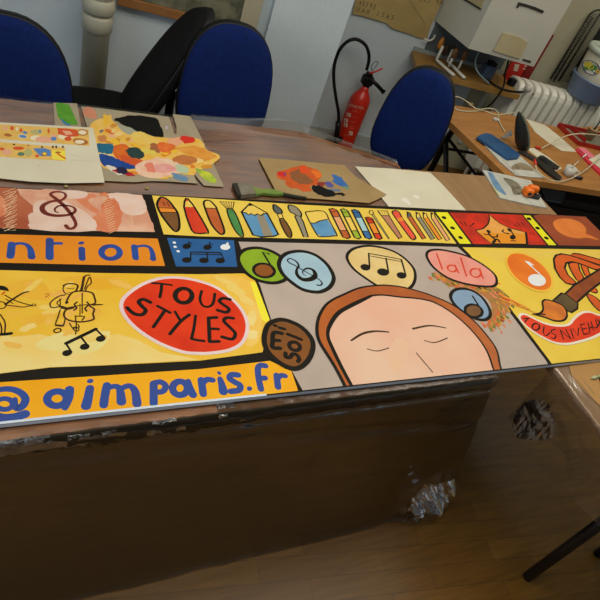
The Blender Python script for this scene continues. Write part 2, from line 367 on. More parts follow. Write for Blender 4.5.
#ART
#ITEMS
#ROOMTHINGS
# ================================================================== THE PAINTED BOARD
Z_P = .750
def K(name, c, c2=None, scale=14, contrast=(.35, .65), stretch=(1, 1, 1), rough=.42, detail=3):
    return mat('paint_'+name, c, rough, c2, scale, stretch, .16, contrast=contrast, detail=detail)
K_black = mat('paint_black', (24, 19, 11), .6, spec=.15)
def c(x0, y0, s, pts): return [(x0+p[0]/s, y0+p[1]/s) for p in pts]
class Art(MB):
    def __init__(s, z, dz=5e-6, proj=None): super().__init__(); s.z = z; s.dz = dz; s.proj = proj or (lambda x, y, z: P(x, y, z))
    def up(s): s.z += s.dz
    clamp = False
    def pts(s, pts):
        q = [s.proj(p[0], p[1], s.z) for p in pts]
        return [Vector((min(max(p.x, XL+.003), XR-.003), min(max(p.y, YF+.003), YB-.002), p.z)) for p in q] if s.clamp else q
    def poly(s, pts, mt, smooth=0):
        s.up(); q = s.pts(pts)
        if smooth: q = cr3(q, smooth, True)
        n = Vector((0, 0, 0))
        for i in range(len(q)): n += (q[i]-q[0]).cross(q[(i+1) % len(q)]-q[0])
        if n.dot(CAM-q[0]) < 0: q = q[::-1]
        s.add(q, [list(range(len(q)))], mt); return s
    def stroke(s, pts, w, mt, closed=False, smooth=5):
        s.up(); q = s.pts(pts); ws = w if isinstance(w, (list, tuple)) else [w]
        if smooth and len(q) > 2: q = cr3(q, smooth, closed)
        q2 = [q[0]]
        for p in q[1:]:
            if (p-q2[-1]).length > 1e-4: q2.append(p)
        q = q2; n = len(q)
        if n < 2: return s
        kb = 1.14 if mt is K_black else 1.0; ws = [x_*kb for x_ in ws]
        up = (CAM-q[0]).normalized() if s.proj2 else Vector((0, 0, 1))
        L = []; Rr = []
        for i, p in enumerate(q):
            if closed: a, b = q[i-1], q[(i+1) % n]
            else: a, b = q[max(i-1, 0)], q[min(i+1, n-1)]
            t = (b-a).normalized(); sd = up.cross(t).normalized()
            f = i/(n-1)*(len(ws)-1); k = min(int(f), len(ws)-2) if len(ws) > 1 else 0
            ww = (ws[k]*(1-(f-k))+ws[k+1]*(f-k)) if len(ws) > 1 else ws[0]
            L.append(p+sd*ww*.00170); Rr.append(p-sd*ww*.00170)
        vs_ = L+Rr; fs = [[i, n+i, n+i+1, i+1] for i in range(n-1)]
        if closed: fs.append([n-1, 2*n-1, n, 0])
        s.add(vs_, fs, mt)
        if not closed:
            for e, ww in ((0, ws[0]), (n-1, ws[-1])):
                p = q[e]; t = (L[e]-Rr[e]).normalized(); b = up.cross(t)
                s.add([p+up*s.dz*.5+(t*math.cos(a)+b*math.sin(a))*ww*.0017 for a in [2*math.pi*k/12 for k in range(12)]], [list(range(12))], mt)
        return s
    proj2 = False
    def reset(s): s.z = Z_P+6e-6; return s
    def ell(s, cx, cy, rx, ry, rot, mt, w=None, wm=None, n=28):
        r = math.radians(rot); pts = [(cx+rx*math.cos(a)*math.cos(r)-ry*math.sin(a)*math.sin(r), cy+rx*math.cos(a)*math.sin(r)+ry*math.sin(a)*math.cos(r)) for a in [2*math.pi*k/n for k in range(n)]]
        if mt: s.poly(pts, mt)
        if w: s.stroke(pts, w, wm or K_black, True, 0)
        return s
    def shape(s, pts, mt, w=1.6, smooth=4, wm=None):
        s.poly(pts, mt, smooth); s.stroke(pts, w, wm or K_black, True, smooth); return s

XL, XR, YF, YB = -.42, 2.168, .674, 1.386
bd_mesh = MB().box(((XL+XR)/2, (YF+YB)/2, Z_P-.0052), (XR-XL, YB-YF, .0100))
board = obj('painted_board', bd_mesh, mat('board_edge_paint', (226, 234, 242), .5, (206, 216, 228), 9))
tag(board, 'large board painted with a sleeping face, music notes and art tools lying across the tables', 'painted board')
A = Art(Z_P); A.clamp = True
PB = [(XL, YF), (XR, YF), (XR, YB), (XL, YB)]
A.add([(x, y, Z_P+2e-6) for x, y in PB], [[0, 1, 2, 3]], K_black)
Lx = lambda y: pj(XL+.004, y, Z_P)
FE = .678; BE = 1.383
# --- pink panel with the treble clef
K_pk = K('pink', (206, 148, 120), (222, 178, 152), 9, (.4, .6)); K_pkd = K('rust', (160, 82, 54), (180, 104, 72), 12); K_pkw = K('blush_white', (222, 196, 182), (212, 176, 156), 10)
K_or2 = K('coral', (204, 112, 74), (214, 140, 104), 12); K_zig = K('cream_line', (222, 190, 150)); K_mar = K('maroon', (116, 46, 36), (104, 40, 32))
A.poly([Lx(BE), pj(.2, BE), (142, 194.8), (155, 232), (100, 231), (0, 228), Lx(1.20)], K_pk)
A.poly([(-25, 184.8), (17, 187), (20, 195), (33, 206), (33, 214), (29, 229), (-25, 227)], K_pkd, 0)
A.poly([(33, 207), (38, 201), (58, 198), (72, 205), (88, 214), (96, 230.6), (32, 229.2), (34, 216)], K_pkw, 3)
A.poly([(28, 215), (36, 213), (37, 226), (31, 226)], K_pkw, 2)
A.poly([(74, 197), (92, 194), (100, 200), (98, 214), (84, 206)], K_or2, 2)
A.poly([(100, 193.2), (110, 194), (118, 204), (122.5, 212), (117, 231), (98, 230.5), (86, 222), (100, 212)], K_or2, 2)
for q_, m_ in (([(40, 190), (60, 190), (70, 198), (50, 203)], K_pk), ([(60, 188), (86, 190), (84, 198), (66, 198)], K_pkw), ([(108, 194), (140, 196), (146, 212), (126, 214)], K_pkw), ([(128, 216), (150, 220), (152, 230), (128, 230)], K_pk), ([(88, 200), (104, 196), (112, 204), (100, 210)], K_pk), ([(70, 222), (92, 218), (96, 229), (74, 230)], K_pkw), ([(-14, 200), (2, 196), (6, 214), (-10, 216)], K_or2)):
    A.poly(q_, m_, 3)
A.poly([(101, 205), (114, 198), (121, 211), (116, 229.6), (104, 229.4)], K_or2, 2)
for gx, gy, n, dx in ((8, 189, 5, 0), (3, 203, 5, 0), (5, 217, 6, 1)):
    A.stroke([(gx+(k % 2)*7+k*1.2*(.6), gy+k*2.6 if k % 2 else gy+k*2.6+3) for k in range(n)], .55, K_zig, False, 0)
for k in range(17):
    y = 189+k*2.4
    A.stroke([(3+(k % 3)*1.6, y+3.5), (15+(k % 2)*2, y-1)], .5, K_zig, smooth=0)
    A.stroke([(102+k*.45, y+6), (112-(k % 3)+k*.3, y+3)], .45, K_zig, smooth=0)
for k in range(11):
    A.stroke([(126+k*.7, 205+k*2.2), (132+(k % 3), 203+k*2.2)], .4, K_zig, smooth=0)
A.stroke(c(0, 180, 6, [(397, 274), (410, 290), (440, 288), (455, 262), (430, 212), (385, 155), (330, 108), (306, 90), (312, 76), (345, 70), (385, 78), (394, 98), (370, 120), (310, 128), (265, 148), (253, 172), (272, 198), (320, 212), (375, 213), (425, 205), (452, 185), (440, 163), (400, 153), (355, 155), (330, 172), (332, 188), (348, 194)]), [3.2, 2.2, 3.4, 2.2, 2.0, 2.4, 4.2, 2.6, 2.0, 1.6, 1.2], K_mar)
# --- orange band, ntion
A.reset()
K_or = K('orange', (216, 128, 28), (226, 142, 36), 7); K_blu = K('letter_blue', (50, 66, 128), (42, 78, 156), 22)
A.poly([Lx(1.196), (-20, 234), (0, 234.2), (100, 236.8), (157.6, 238.6), (165, 266), (100, 265), (0, 262.6), Lx(1.103)], K_or)
n6 = lambda pts: c(0, 180, 6, pts)
A.stroke(n6([(70, 384), (66, 430), (62, 458)]), 5.0, K_blu); A.stroke(n6([(76, 390), (115, 380), (158, 388), (182, 415), (190, 462)]), [2.4, 3, 5], K_blu)
A.stroke(n6([(298, 360), (298, 466)]), 5.2, K_blu); A.stroke(n6([(300, 380), (366, 380)]), 2.8, K_blu)
A.ell(81.3, 243, 3.2, 1.5, -8, K_blu); A.stroke(n6([(490, 412), (493, 472)]), 4.6, K_blu)
n1 = lambda pts: c(100, 180, 6, pts)
A.ell(110.6, 252.4, 9.2, 6.4, 0, None, 4.4, K_blu); A.stroke(n1([(206, 398), (214, 468)]), 4.8, K_blu); A.stroke(n1([(212, 402), (258, 394), (298, 405), (315, 440), (318, 474)]), [2.4, 3, 4.6], K_blu)
# --- blue panel of notes
A.reset()
K_db = K('deep_blue', (44, 96, 152), (38, 84, 142), 12); K_wh = K('white', (222, 226, 228))
A.poly([(167, 237.8), (233.8, 240.3), (237.3, 266.8), (176, 266.5)], K_db)
for hx, hy in ((186.8, 246.3), (207.5, 247.2)):
    A.ell(hx, hy, 4.3, 2.7, -5, K_black); A.stroke([(hx+2.2, hy), (hx+2.2, hy-5), (hx+4.6, hy-2.6)], 1.1, K_black, smooth=0)
A.ell(225.3, 247, 4.9, 2.9, 0, K_wh); A.stroke([(227, 246), (227.6, 243)], 1.8, K_wh)
for hx, hy in ((186.8, 260), (204, 260.4), (220.3, 260.6)): A.ell(hx, hy, 4.8, 2.8, 0, K_black)
A.stroke([(190.8, 252), (220.6, 252.6)], 1.2, K_black); A.stroke([(190.8, 254), (220.6, 254.6)], 1.0, K_black)
A.stroke([(190.8, 252), (190.6, 260)], 1, K_black); A.stroke([(207, 252.6), (207.5, 260)], 1, K_black); A.stroke([(220.6, 252.6), (224, 260)], 1, K_black)
for q in ((174.3, 242.6), (175.2, 246.8), (178.2, 251.2)): A.ell(q[0], q[1], 1.8, 1.1, 10, K_wh)
# --- pencil strip
A.reset()
K_ye = K('strip_yellow', (230, 202, 84), (222, 190, 76), 8)
A.poly([(152, 195.4), (200, 198), (300, 204.6), (400, 209.8), (433.3, 212.2), (456.5, 243.6), (400, 241.3), (300, 238.6), (200, 236.3), (163.6, 234.3)], K_ye)
G = lambda n_, c1, c2=None: K(n_, c1, c2, 20)
k_bro = G('brown', (122, 84, 44), (110, 74, 40)); k_rus = G('burnt', (190, 98, 46), (176, 88, 42)); k_org = G('bright_orange', (226, 138, 44)); k_red = G('red', (212, 66, 34), (200, 56, 30))
k_yel = G('lemon', (228, 196, 90)); k_grn = G('green', (78, 138, 76), (66, 124, 66)); k_lbl = G('pencil_blue', (100, 152, 190), (84, 138, 180)); k_gry = G('grey', (142, 134, 114)); k_dgr = G('slate', (86, 92, 92))
k_peach = G('peach', (220, 160, 110)); k_lime = G('lime', (150, 172, 52)); k_bl2 = G('mid_blue', (62, 110, 160), (50, 96, 148)); k_ltb = G('ice_blue', (160, 196, 200)); k_pbr = G('pink_brown', (178, 124, 92)); k_coral = G('coral_red', (222, 82, 60))
def item(outline, fills, w=1.3, sm=3):
    for pts, mt in fills: A.poly(pts, mt, 0)
    A.stroke(outline, w, K_black, True, sm)
o = c(150, 150, 4, [(45, 188), (72, 200), (95, 228), (112, 255), (118, 300), (112, 322), (95, 322), (60, 280), (38, 245), (28, 215)])
item(o, [(o, k_bro), ([o[9], o[0], o[1], o[2], c(150, 150, 4, [(104, 240)])[0], c(150, 150, 4, [(34, 232)])[0]], k_rus), (c(150, 150, 4, [(34, 227), (102, 233), (108, 250), (40, 248)]), k_org)], 1.7)
A.stroke(c(150, 150, 4, [(52, 208), (60, 222)]), .7, K_black); A.stroke(c(150, 150, 4, [(68, 208), (76, 224)]), .7, K_black); A.stroke(c(150, 150, 4, [(34, 230), (102, 234)]), .8, K_black); A.stroke(c(150, 150, 4, [(42, 249), (108, 250)]), .8, K_black)
o = c(150, 150, 4, [(145, 192), (160, 205), (180, 232), (232, 322), (222, 332), (178, 332), (158, 300), (136, 228)])
item(o, [(o, k_red), (c(150, 150, 4, [(136, 228), (145, 192), (160, 205), (178, 228)]), k_yel), (c(150, 150, 4, [(138, 208), (145, 192), (156, 202)]), k_red)], 1.5, 2)
o = c(150, 150, 4, [(215, 212), (222, 202), (240, 203), (262, 225), (268, 238), (296, 315), (292, 336), (275, 332), (245, 295), (222, 238)])
item(o, [(o, k_rus), (c(150, 150, 4, [(215, 212), (222, 202), (240, 203), (262, 225), (264, 233), (222, 232)]), k_yel)], 1.6); A.stroke(c(150, 150, 4, [(222, 232), (266, 234)]), .9, K_black)
item(c(150, 150, 4, [(278, 206), (338, 209), (330, 238), (308, 236)]), [(c(150, 150, 4, [(278, 206), (338, 209), (330, 238), (308, 236)]), k_yel)], .8, 0)
for k in range(6): A.stroke(c(150, 150, 4, [(281+k*11, 207), (310+k*4, 236)]), .55, K_black)
o = c(150, 150, 4, [(308, 238), (332, 238), (358, 290), (374, 340), (362, 345), (338, 318), (318, 275)]); item(o, [(o, k_grn)], 1.2)
o = c(150, 150, 4, [(366, 248), (400, 213), (468, 252), (514, 338), (495, 345), (445, 348), (412, 340)])
item(o, [(c(150, 150, 4, [(366, 248), (400, 213), (468, 252), (460, 262), (380, 258)]), k_yel), (c(150, 150, 4, [(366, 248), (385, 252), (395, 260), (405, 254), (418, 262), (430, 255), (445, 262), (468, 252), (512, 338), (495, 344), (445, 347), (412, 339)]), k_lbl), (c(150, 150, 4, [(425, 257), (455, 260), (492, 343), (455, 346)]), k_gry), (c(150, 150, 4, [(390, 224), (400, 213), (415, 222)]), K_black)], 1.6, 1)
A.stroke(c(150, 150, 4, [(366, 248), (385, 252), (395, 260), (405, 254), (418, 262), (430, 255), (445, 262), (456, 254), (468, 256)]), 1.3, K_black, smooth=0)
o = c(200, 180, 6, [(440, 148), (462, 155), (490, 182), (490, 200), (465, 202), (442, 180)]); item(o, [(o, k_dgr)], 1.4)
o = c(200, 180, 6, [(464, 204), (490, 203), (502, 232), (478, 238)]); item(o, [(o, k_yel)], 1.0, 0)
o = c(200, 180, 6, [(478, 240), (503, 235), (545, 300), (548, 340), (528, 340), (502, 300)]); item(o, [(o, k_bro)], 1.3)
o = c(200, 180, 6, [(528, 158), (545, 150), (580, 165), (608, 200), (600, 225), (560, 200), (540, 190)]); item(o, [(o, k_gry)], 1.3)
o = c(300, 180, 6, [(-32, 215), (0, 215), (20, 250), (50, 342), (22, 342)]); item(o, [(o, k_gry)], 1.2, 1)
o = c(300, 180, 6, [(36, 205), (50, 190), (130, 185), (160, 205), (175, 240), (220, 325), (205, 335), (130, 340), (100, 325)])
item(o, [(o, k_yel), (c(300, 180, 6, [(64, 257), (90, 258), (120, 245), (165, 236), (218, 322), (205, 333), (130, 338), (100, 324)]), k_lbl)], 1.2)
A.stroke(c(300, 180, 6, [(64, 257), (90, 258), (120, 245), (165, 236)]), 1.0, K_black)
def crayon(x, y, l, wd, ends, body):
    t = (24*l/30, 30*l/30); a = (x, y); 
    def q(f, sd): return (x+t[0]*f*.62+sd*wd, y+t[1]*f+(-abs(sd)*0))
    ol = [q(0, 0), q(-.02, .55), q(.05, 1), q(.97, 1), q(1.02, .5), q(.97, 0)]
    item(ol, [([q(0, 0), q(0, 1), q(1, 1), q(1, 0)], body), ([q(0, 0), q(0, 1), q(.26, 1), q(.26, 0)], ends), ([q(.74, 0), q(.74, 1), q(1, 1), q(1, 0)], ends)], 1.6, 1)
    A.stroke([q(.26, 0), q(.26, 1)], .9, K_black); A.stroke([q(.74, 0), q(.74, 1)], .9, K_black); A.stroke([q(.09, 0), q(.10, 1)], .8, K_black)
crayon(329, 209, 29, 7.5, k_rus, k_peach); crayon(340.5, 209.3, 29, 6.5, k_lime, k_yel); crayon(351.5, 210, 28.5, 6.8, k_bl2, k_ltb)
crayon(365.3, 217.5, 21.5, 6.5, k_red, k_org)
A.stroke([(371, 213), (389, 238.5)], 1.8, k_gry); A.stroke([(370, 212), (388.6, 239)], .7, K_black); A.stroke([(373, 213), (389, 238)], .7, K_black); A.ell(371.3, 212.5, 2.2, 1.9, 40, k_yel, .9)
o = [(377.5, 210.5), (387.5, 211), (389, 215.5), (402, 237), (399, 239)]; item(o, [(o, k_pbr), ([(377.5, 210.5), (387.5, 211), (389, 215.5), (380.5, 215)], k_yel)], 1.2, 1); A.stroke([(380.5, 215.2), (389, 215.6)], .8, K_black)
for k in range(4): A.stroke([(379+k*2.4, 211.2), (381+k*2.2, 214.6)], .4, K_black)
o = [(392.3, 213), (395, 210.6), (399, 212), (403, 219), (415, 235.5), (414.6, 239), (411, 238.6), (400, 224)]; item(o, [(o, k_coral)], 1.5); A.poly([(396.6, 218.5), (402, 217.2), (404, 220.5), (398.6, 221.6)], k_org)
for x, l, w_, b, t in ((407, 27, 4.6, k_rus, k_dgr), (416, 27, 4.6, k_gry, k_yel), (423, 27, 4.6, k_org, k_yel), (431, 27.6, 4.4, k_peach, k_yel)):
    y = 211.4+(x-407)*.04; o = [(x, y), (x+3, y+1.4), (x+4.6, y+5), (x+4.4+14.4, y+l-.4), (x+4.4+11, y+l+1), (x+.6, y+6)]
    item(o, [(o, b), ([(x, y), (x+3, y+1.4), (x+4.6, y+5), (x+.6, y+6)], t), ([(x, y), (x+2.6, y+1), (x+.4, y+3)], K_black)], 1.2, 1)
# --- theatre strip
A.reset()
K_dy = K('acid_yellow', (232, 226, 34), (222, 214, 32), 12)
A.poly([(435.6, 212.2), (447.6, 212.3), (471, 243.7), (459.8, 243.7)], K_dy); A.poly([(523.3, 215), (530.3, 215.6), (556.3, 245.2), (548.6, 245)], K_dy)
for q in ((444, 217.6), (452.6, 228), (460.6, 237.6), (529, 218.8), (537.6, 228.1), (546.4, 238)): A.ell(q[0], q[1], 2.5, 1.35, 20, K_black)
K_cur = K('curtain_red', (212, 46, 20), (170, 40, 24), 16); K_stg = K('stage', (222, 150, 60), (228, 164, 84), 16); K_stg2 = K('stage_floor', (222, 142, 30))
A.poly([(449.6, 212.4), (521.8, 214.9), (546.6, 244.9), (473.2, 243.9)], K_cur)
st = [(489, 214.6), (493, 217.8), (500, 223.3), (510, 228), (520, 230.6), (526, 232.6), (527.3, 244.2), (491.5, 243.7), (484, 238), (475.6, 230.3), (483, 228.6), (488, 224), (489.6, 218.8)]
A.poly(st, K_stg); A.poly([(480, 234), (480, 232.6), (526.6, 234), (527.3, 244), (491.5, 243.6)], K_stg2)
A.stroke(st, 1.5, K_black, True, 0); A.stroke([st[5], st[6]], 2.6, K_black, smooth=0)
c10 = lambda pts: c(480, 205, 10, pts)
A.ell(488.6, 231.6, 2.4, 1.4, 30, K_black); A.stroke(c10([(90, 290), (120, 320), (150, 350), (130, 375)]), 2.6, K_black); A.stroke(c10([(45, 290), (95, 300)]), 1.5, K_black); A.stroke(c10([(110, 315), (165, 320), (175, 295)]), 1.6, K_black); A.stroke(c10([(150, 345), (180, 345), (195, 370)]), 2.2, K_black)
A.ell(509.6, 230, 2.6, 1.4, 30, K_black); A.ell(512.8, 237.2, 3.0, 2.3, 0, K_black); A.stroke(c10([(300, 250), (330, 290), (335, 320)]), 1.8, K_black); A.stroke(c10([(220, 260), (250, 280), (290, 285)]), 1.6, K_black); A.stroke(c10([(225, 270), (235, 245)]), 1.2, K_black); A.stroke(c10([(310, 355), (355, 360)]), 1.2, K_black)
for a, b in (((460, 221.6), (463.4, 226)), ((464.6, 222.4), (466.6, 226.4)), ((474, 223.2), (469.4, 227)), ((514.6, 225), (518, 228)), ((517.6, 223.4), (521.4, 227.4)), ((521.6, 222.6), (525.4, 226.4)), ((530.2, 233), (532, 235.2)), ((533, 233), (535, 235.4))): A.stroke([a, b], [1.4, .5], K_black, smooth=0)
K_sad = K('saddle', (154, 74, 42), (140, 64, 38), 10); K_tan = K('pumpkin', (222, 128, 56), (212, 116, 50), 12)
br_ = [(533, 215.7), pj(1.9, BE), pj(XR-.004, BE), pj(XR-.004, 1.203), (600, 246), (558.6, 245.3)]
A.poly(br_, K_sad); A.poly([(553, 222.5), (559, 219), (569, 218.6), (579, 221.6), (586, 228), (586, 233.4), (592, 236), (599, 240), (586, 237.6), (580, 238.4), (568, 236.6), (557, 230.6)], K_tan, 3)
# --- big yellow panel left
A.reset()
K_big = K('golden', (232, 192, 72), (226, 178, 44), 4, (.35, .65), (1, 1.6, 1)); K_amb = K('amber', (226, 170, 44), (230, 182, 66), 8); K_pal = K('pale_straw', (232, 212, 140), (232, 200, 110), 7)
A.poly([Lx(1.072), (0, 270), (100, 273), (200, 274.2), (242, 273.4), (251, 275), (256, 282.4), (270, 320), (262.6, 352.2), (200, 360.6), (100, 365.6), (50, 367.4), (0, 373.6), Lx(.795)], K_big)
A.poly([(0, 338), (40, 334), (70, 342), (92, 338), (118, 334), (138, 340), (160, 352), (200, 359.5), (100, 365.2), (50, 367), (0, 373.2), Lx(.80), Lx(.88)], K_pal, 0)
A.poly([(36, 346), (46, 338), (64, 332), (78, 336), (110, 331), (98, 350), (60, 356)], K('straw_white', (226, 218, 150), (228, 206, 124), 9), 3)
A.poly([(204, 276), (236, 276), (252, 283), (262, 318), (258, 342), (246, 346), (249, 325), (242, 303), (226, 288)], K('butter', (236, 198, 104), (230, 180, 60), 9), 2)
A.poly([(250, 281), (256, 283), (269.5, 319), (266, 322), (262, 320)], K('canary', (236, 226, 60)), 0)
A.poly([(20, 320), (48, 312), (44, 322), (28, 328)], K_amb, 3); A.poly([(60, 278), (110, 276), (130, 284), (96, 290)], K_amb, 3); A.poly([(4, 285), (40, 280), (50, 300), (20, 296)], K_amb, 3)
A.poly([(20, 356), (50, 350), (72, 356), (40, 360)], K_pal, 2)
rb = random.Random(3); ptc = [K_pal, K_amb, K('honey', (232, 186, 92), (228, 176, 66), 9), K('straw', (230, 206, 120), (232, 196, 92), 9), K('apricot', (226, 168, 66), (230, 180, 84), 9)]
def brush_patch(x, y, w_, h_, an, mt):
    pts = []
    for k in range(14):
        t_ = 2*math.pi*k/14; r_ = 1+.18*rb.uniform(-1, 1); pts.append((x+w_*r_*math.cos(t_)*math.cos(an)-h_*r_*math.sin(t_)*math.sin(an), y+w_*r_*math.cos(t_)*math.sin(an)+h_*r_*math.sin(t_)*math.cos(an)))
    A.poly(pts, mt, 2)
for k in range(46):
    x = rb.uniform(2, 250); y = rb.uniform(281, 345 if x > 40 else 352); 
    if 118 < x < 250 and 282 < y < 350: continue
    lo = y > 325; brush_patch(x, y, rb.uniform(4, 12), rb.uniform(1.4, 3.2), rb.uniform(-.7, .3), ptc[rb.choice([0, 0, 3, 2, 4]) if lo else rb.choice([1, 2, 4, 4, 3])])
for x, y, w_, h_ in ((236, 290, 12, 4), (246, 300, 9, 4), (252, 318, 5, 8), (252, 335, 6, 5), (225, 281, 12, 2.4), (120, 284, 12, 3)): brush_patch(x, y, w_, h_, rb.uniform(.2, .8) if w_ > 6 else 0, ptc[rb.choice([0, 3, 2])])
# violinist
K_ink = K('ink', (62, 40, 18))
d = lambda pts: c(0, 275, 10, pts)
A.poly(d([(-40, 118), (0, 104), (40, 110), (72, 125), (92, 162), (60, 157), (0, 148), (-40, 150)]), K_black)
A.stroke(d([(55, 292), (150, 228), (230, 180), (285, 166)]), [1.6, 1.0], K_ink); A.stroke(d([(50, 200), (100, 230), (170, 262), (290, 298), (350, 300)]), .8, K_ink); A.stroke(d([(60, 300), (140, 310), (230, 320), (300, 308), (350, 306)]), .8, K_ink)
A.stroke(d([(0, 265), (40, 275), (62, 300), (40, 330), (0, 335)]), .8, K_ink); A.stroke(d([(20, 195), (48, 168)]), .9, k_red); A.stroke(d([(60, 240), (130, 285)]), .6, K_ink); A.ell(34, 305, 1.8, 1.0, 0, K_amb, .6, K_ink)
A.stroke(c(0, 260, 6, [(0, 325), (30, 375), (28, 440)]), .9, K_ink); A.stroke(c(0, 260, 6, [(-14, 350), (8, 400), (8, 440)]), .9, K_ink); A.stroke(c(0, 260, 6, [(8, 446), (40, 444), (66, 440)]), 2.0, K_black)
A.stroke(d([(455, 190), (490, 188)]), .8, k_rus); A.stroke(d([(455, 220), (488, 205)]), .8, k_rus)
# bassist
e = lambda pts: c(50, 270, 10, pts)
for pts, w_ in (([(135, 155), (190, 136), (275, 150), (262, 205)], 1.3), ([(142, 155), (130, 190), (148, 228), (185, 242)], .8), ([(165, 180), (205, 185), (245, 180)], .5), ([(185, 225), (205, 225)], .5),
                ([(150, 248), (80, 266), (5, 325), (18, 375), (110, 362)], 1.0), ([(115, 288), (70, 325), (100, 355), (100, 290)], .8), ([(178, 322), (160, 330), (195, 255), (240, 218), (330, 210), (420, 228), (446, 280), (452, 330), (395, 355), (442, 390), (430, 440), (438, 490), (370, 512), (280, 518), (180, 498), (140, 455), (160, 400), (240, 372)], 1.3),
                ([(303, 210), (330, 130), (352, 60), (400, 50)], 1.1), ([(352, 210), (378, 160), (412, 130), (395, 70), (345, 190)], .9), ([(270, 320), (245, 345), (266, 380), (240, 402)], 1.2), ([(370, 320), (388, 345), (352, 380), (366, 410)], 1.2),
                ([(110, 385), (200, 375), (320, 350), (430, 345), (530, 345), (430, 352)], .8), ([(252, 460), (342, 465), (320, 502)], .9), ([(255, 460), (258, 505)], .9), ([(102, 398), (80, 470), (58, 545), (130, 556), (152, 480)], .9), ([(195, 530), (230, 580), (290, 572), (280, 545)], .8),
                ([(300, 340), (300, 450)], .6), ([(322, 230), (322, 430)], .8), ([(262, 520), (262, 600), (255, 640)], .9), ([(60, 552), (130, 556)], 1.6)):
    A.stroke(e(pts), w_*.95, K_ink)
A.stroke(e([(120, 370), (170, 385), (225, 375)]), 2.2, K_ink); A.ell(57.4, 330.4, 3.6, 2.0, -10, None, .9, K_ink); A.ell(76, 329, 3.0, 1.8, 20, None, .8, K_ink)
A.stroke(e([(340, 70), (330, 120), (318, 200)]), 1.6, K_ink)
for hx, hy in ((67, 353), (84.7, 346.7), (100.7, 338.7)): A.ell(hx, hy, 4.9, 3.0, -8, K_black)
A.stroke([(66, 343.4), (96, 329)], 2.0, K_black, smooth=0); A.stroke([(66, 343.4), (71.4, 352)], 1.1, K_black); A.stroke([(81.4, 337.4), (88, 346)], 1.1, K_black); A.stroke([(95.6, 329), (104, 337)], 1.1, K_black)
# TOUS STYLES
K_bal = K('balloon_red', (222, 62, 22), (208, 50, 20), 12); K_lil = K('lilac_white', (228, 208, 206), (222, 196, 200), 14)
ov = [(123.3, 304.2), (128.3, 296), (141.7, 286.4), (156.7, 280.6), (171.7, 278.6), (186, 279.6), (200, 282.6), (216.7, 289), (233, 301.7), (243, 315), (245.6, 328.3), (240.6, 341.6), (228.3, 348.6), (210, 351.6), (197, 351.8), (183, 350.4), (163.3, 343.3), (146.7, 334), (133.3, 323.3), (125.6, 313.3)]
A.stroke(ov, 5.2, K_lil, True, 4); A.poly(ov, K_bal, 4)
a1_ = lambda pts: c(115, 275, 7.5, pts); a2_ = lambda pts: c(180, 275, 7.5, pts)
for pts, w_ in ((a1_([(278, 60), (350, 66), (425, 75)]), 1.7), (a1_([(350, 68), (346, 120), (336, 166)]), 2), (a2_([(163, 120), (150, 180), (170, 228), (212, 238), (248, 212), (262, 140)]), 1.9),
                (a2_([(375, 183), (322, 174), (296, 196), (330, 226), (366, 254), (348, 280), (282, 264)]), 2.5), (a1_([(265, 205), (212, 182), (178, 202), (204, 236), (230, 266), (200, 298), (140, 288), (92, 246)]), 2.6),
                (a1_([(320, 233), (412, 282)]), 2.1), (a1_([(375, 265), (288, 390)]), 2.1), (a1_([(450, 275), (492, 345)]), 1.9), (a1_([(558, 298), (490, 350), (412, 442)]), 2.2), (a2_([(117, 305), (104, 400), (86, 478)]), 1.9), (a2_([(86, 478), (130, 488), (180, 495)]), 2.0),
                (a2_([(275, 318), (214, 322)]), 2.4), (a2_([(214, 322), (218, 400), (222, 498)]), 2.4), (a2_([(222, 500), (292, 498)]), 2.3), (a2_([(222, 402), (288, 405)]), 2.1), (a2_([(400, 325), (350, 320), (330, 346), (378, 396), (414, 438), (392, 480), (316, 464)]), 2.4)):
    A.stroke(pts, w_, K_black)
A.ell(183.6, 295.6, 8.4, 7.2, 0, None, 3.2)
# --- orange band, @aimparis.fr
A.reset()
K_of = K('marigold', (236, 164, 16), (240, 176, 26), 7)
A.poly([Lx(.762), (0, 382.2), (50, 379), (100, 375.8), (200, 369), (270, 360.8), (291.4, 371), pj(.5785, FE), pj(XL+.004, FE)], K_of)
f1 = lambda pts: c(0, 345, 6, pts); f2 = lambda pts: c(100, 340, 6, pts); f3 = lambda pts: c(200, 330, 6, pts)
K_bl3 = K('cobalt', (44, 78, 154), (56, 76, 148), 22)
A.stroke(f1([(-60, 300), (-10, 270), (60, 264), (120, 284), (152, 320), (140, 360), (108, 380), (90, 362), (88, 326)]), [3.4, 4.0, 4.4, 3.0], K_bl3)
A.ell(4.5, 404, 8.5, 5.4, 0, None, 3.2, K_bl3); A.stroke(f1([(-60, 400), (0, 434), (80, 434), (150, 414)]), 5.2, K_bl3)
A.ell(57, 398.6, 9.8, 7.2, -5, None, 4.4, K_bl3); A.stroke(f1([(418, 266), (408, 320), (390, 378)]), [5, 5.5, 3.4], K_bl3)
A.ell(90.2, 381, 3.3, 2.2, -10, K_bl3); A.stroke(f1([(540, 258), (528, 320), (516, 366)]), [4.6, 5.6], K_bl3)
A.stroke(f2([(42, 272), (30, 330), (22, 390)]), 4.8, K_bl3); A.stroke(f2([(44, 292), (80, 278), (112, 285), (124, 320), (128, 370)]), [3, 4, 5.6], K_bl3); A.stroke(f2([(124, 300), (150, 280), (186, 278), (212, 312), (222, 382)]), [3.2, 4, 5.4], K_bl3)
A.stroke(f2([(322, 262), (322, 380)]), 4.8, K_bl3); A.stroke(f2([(324, 258), (366, 252), (394, 276), (376, 308), (330, 312)]), 4, K_bl3)
A.ell(180, 388.2, 7.4, 6.8, 0, None, 4.6, K_bl3); A.stroke(f2([(530, 246), (542, 290), (558, 328)]), [3.4, 5.2], K_bl3)
A.stroke(c(150, 270, 4, [(205, 440), (213, 496)]), 4.8, K_bl3); A.stroke(c(150, 270, 4, [(212, 450), (228, 438), (250, 440)]), 4.2, K_bl3)
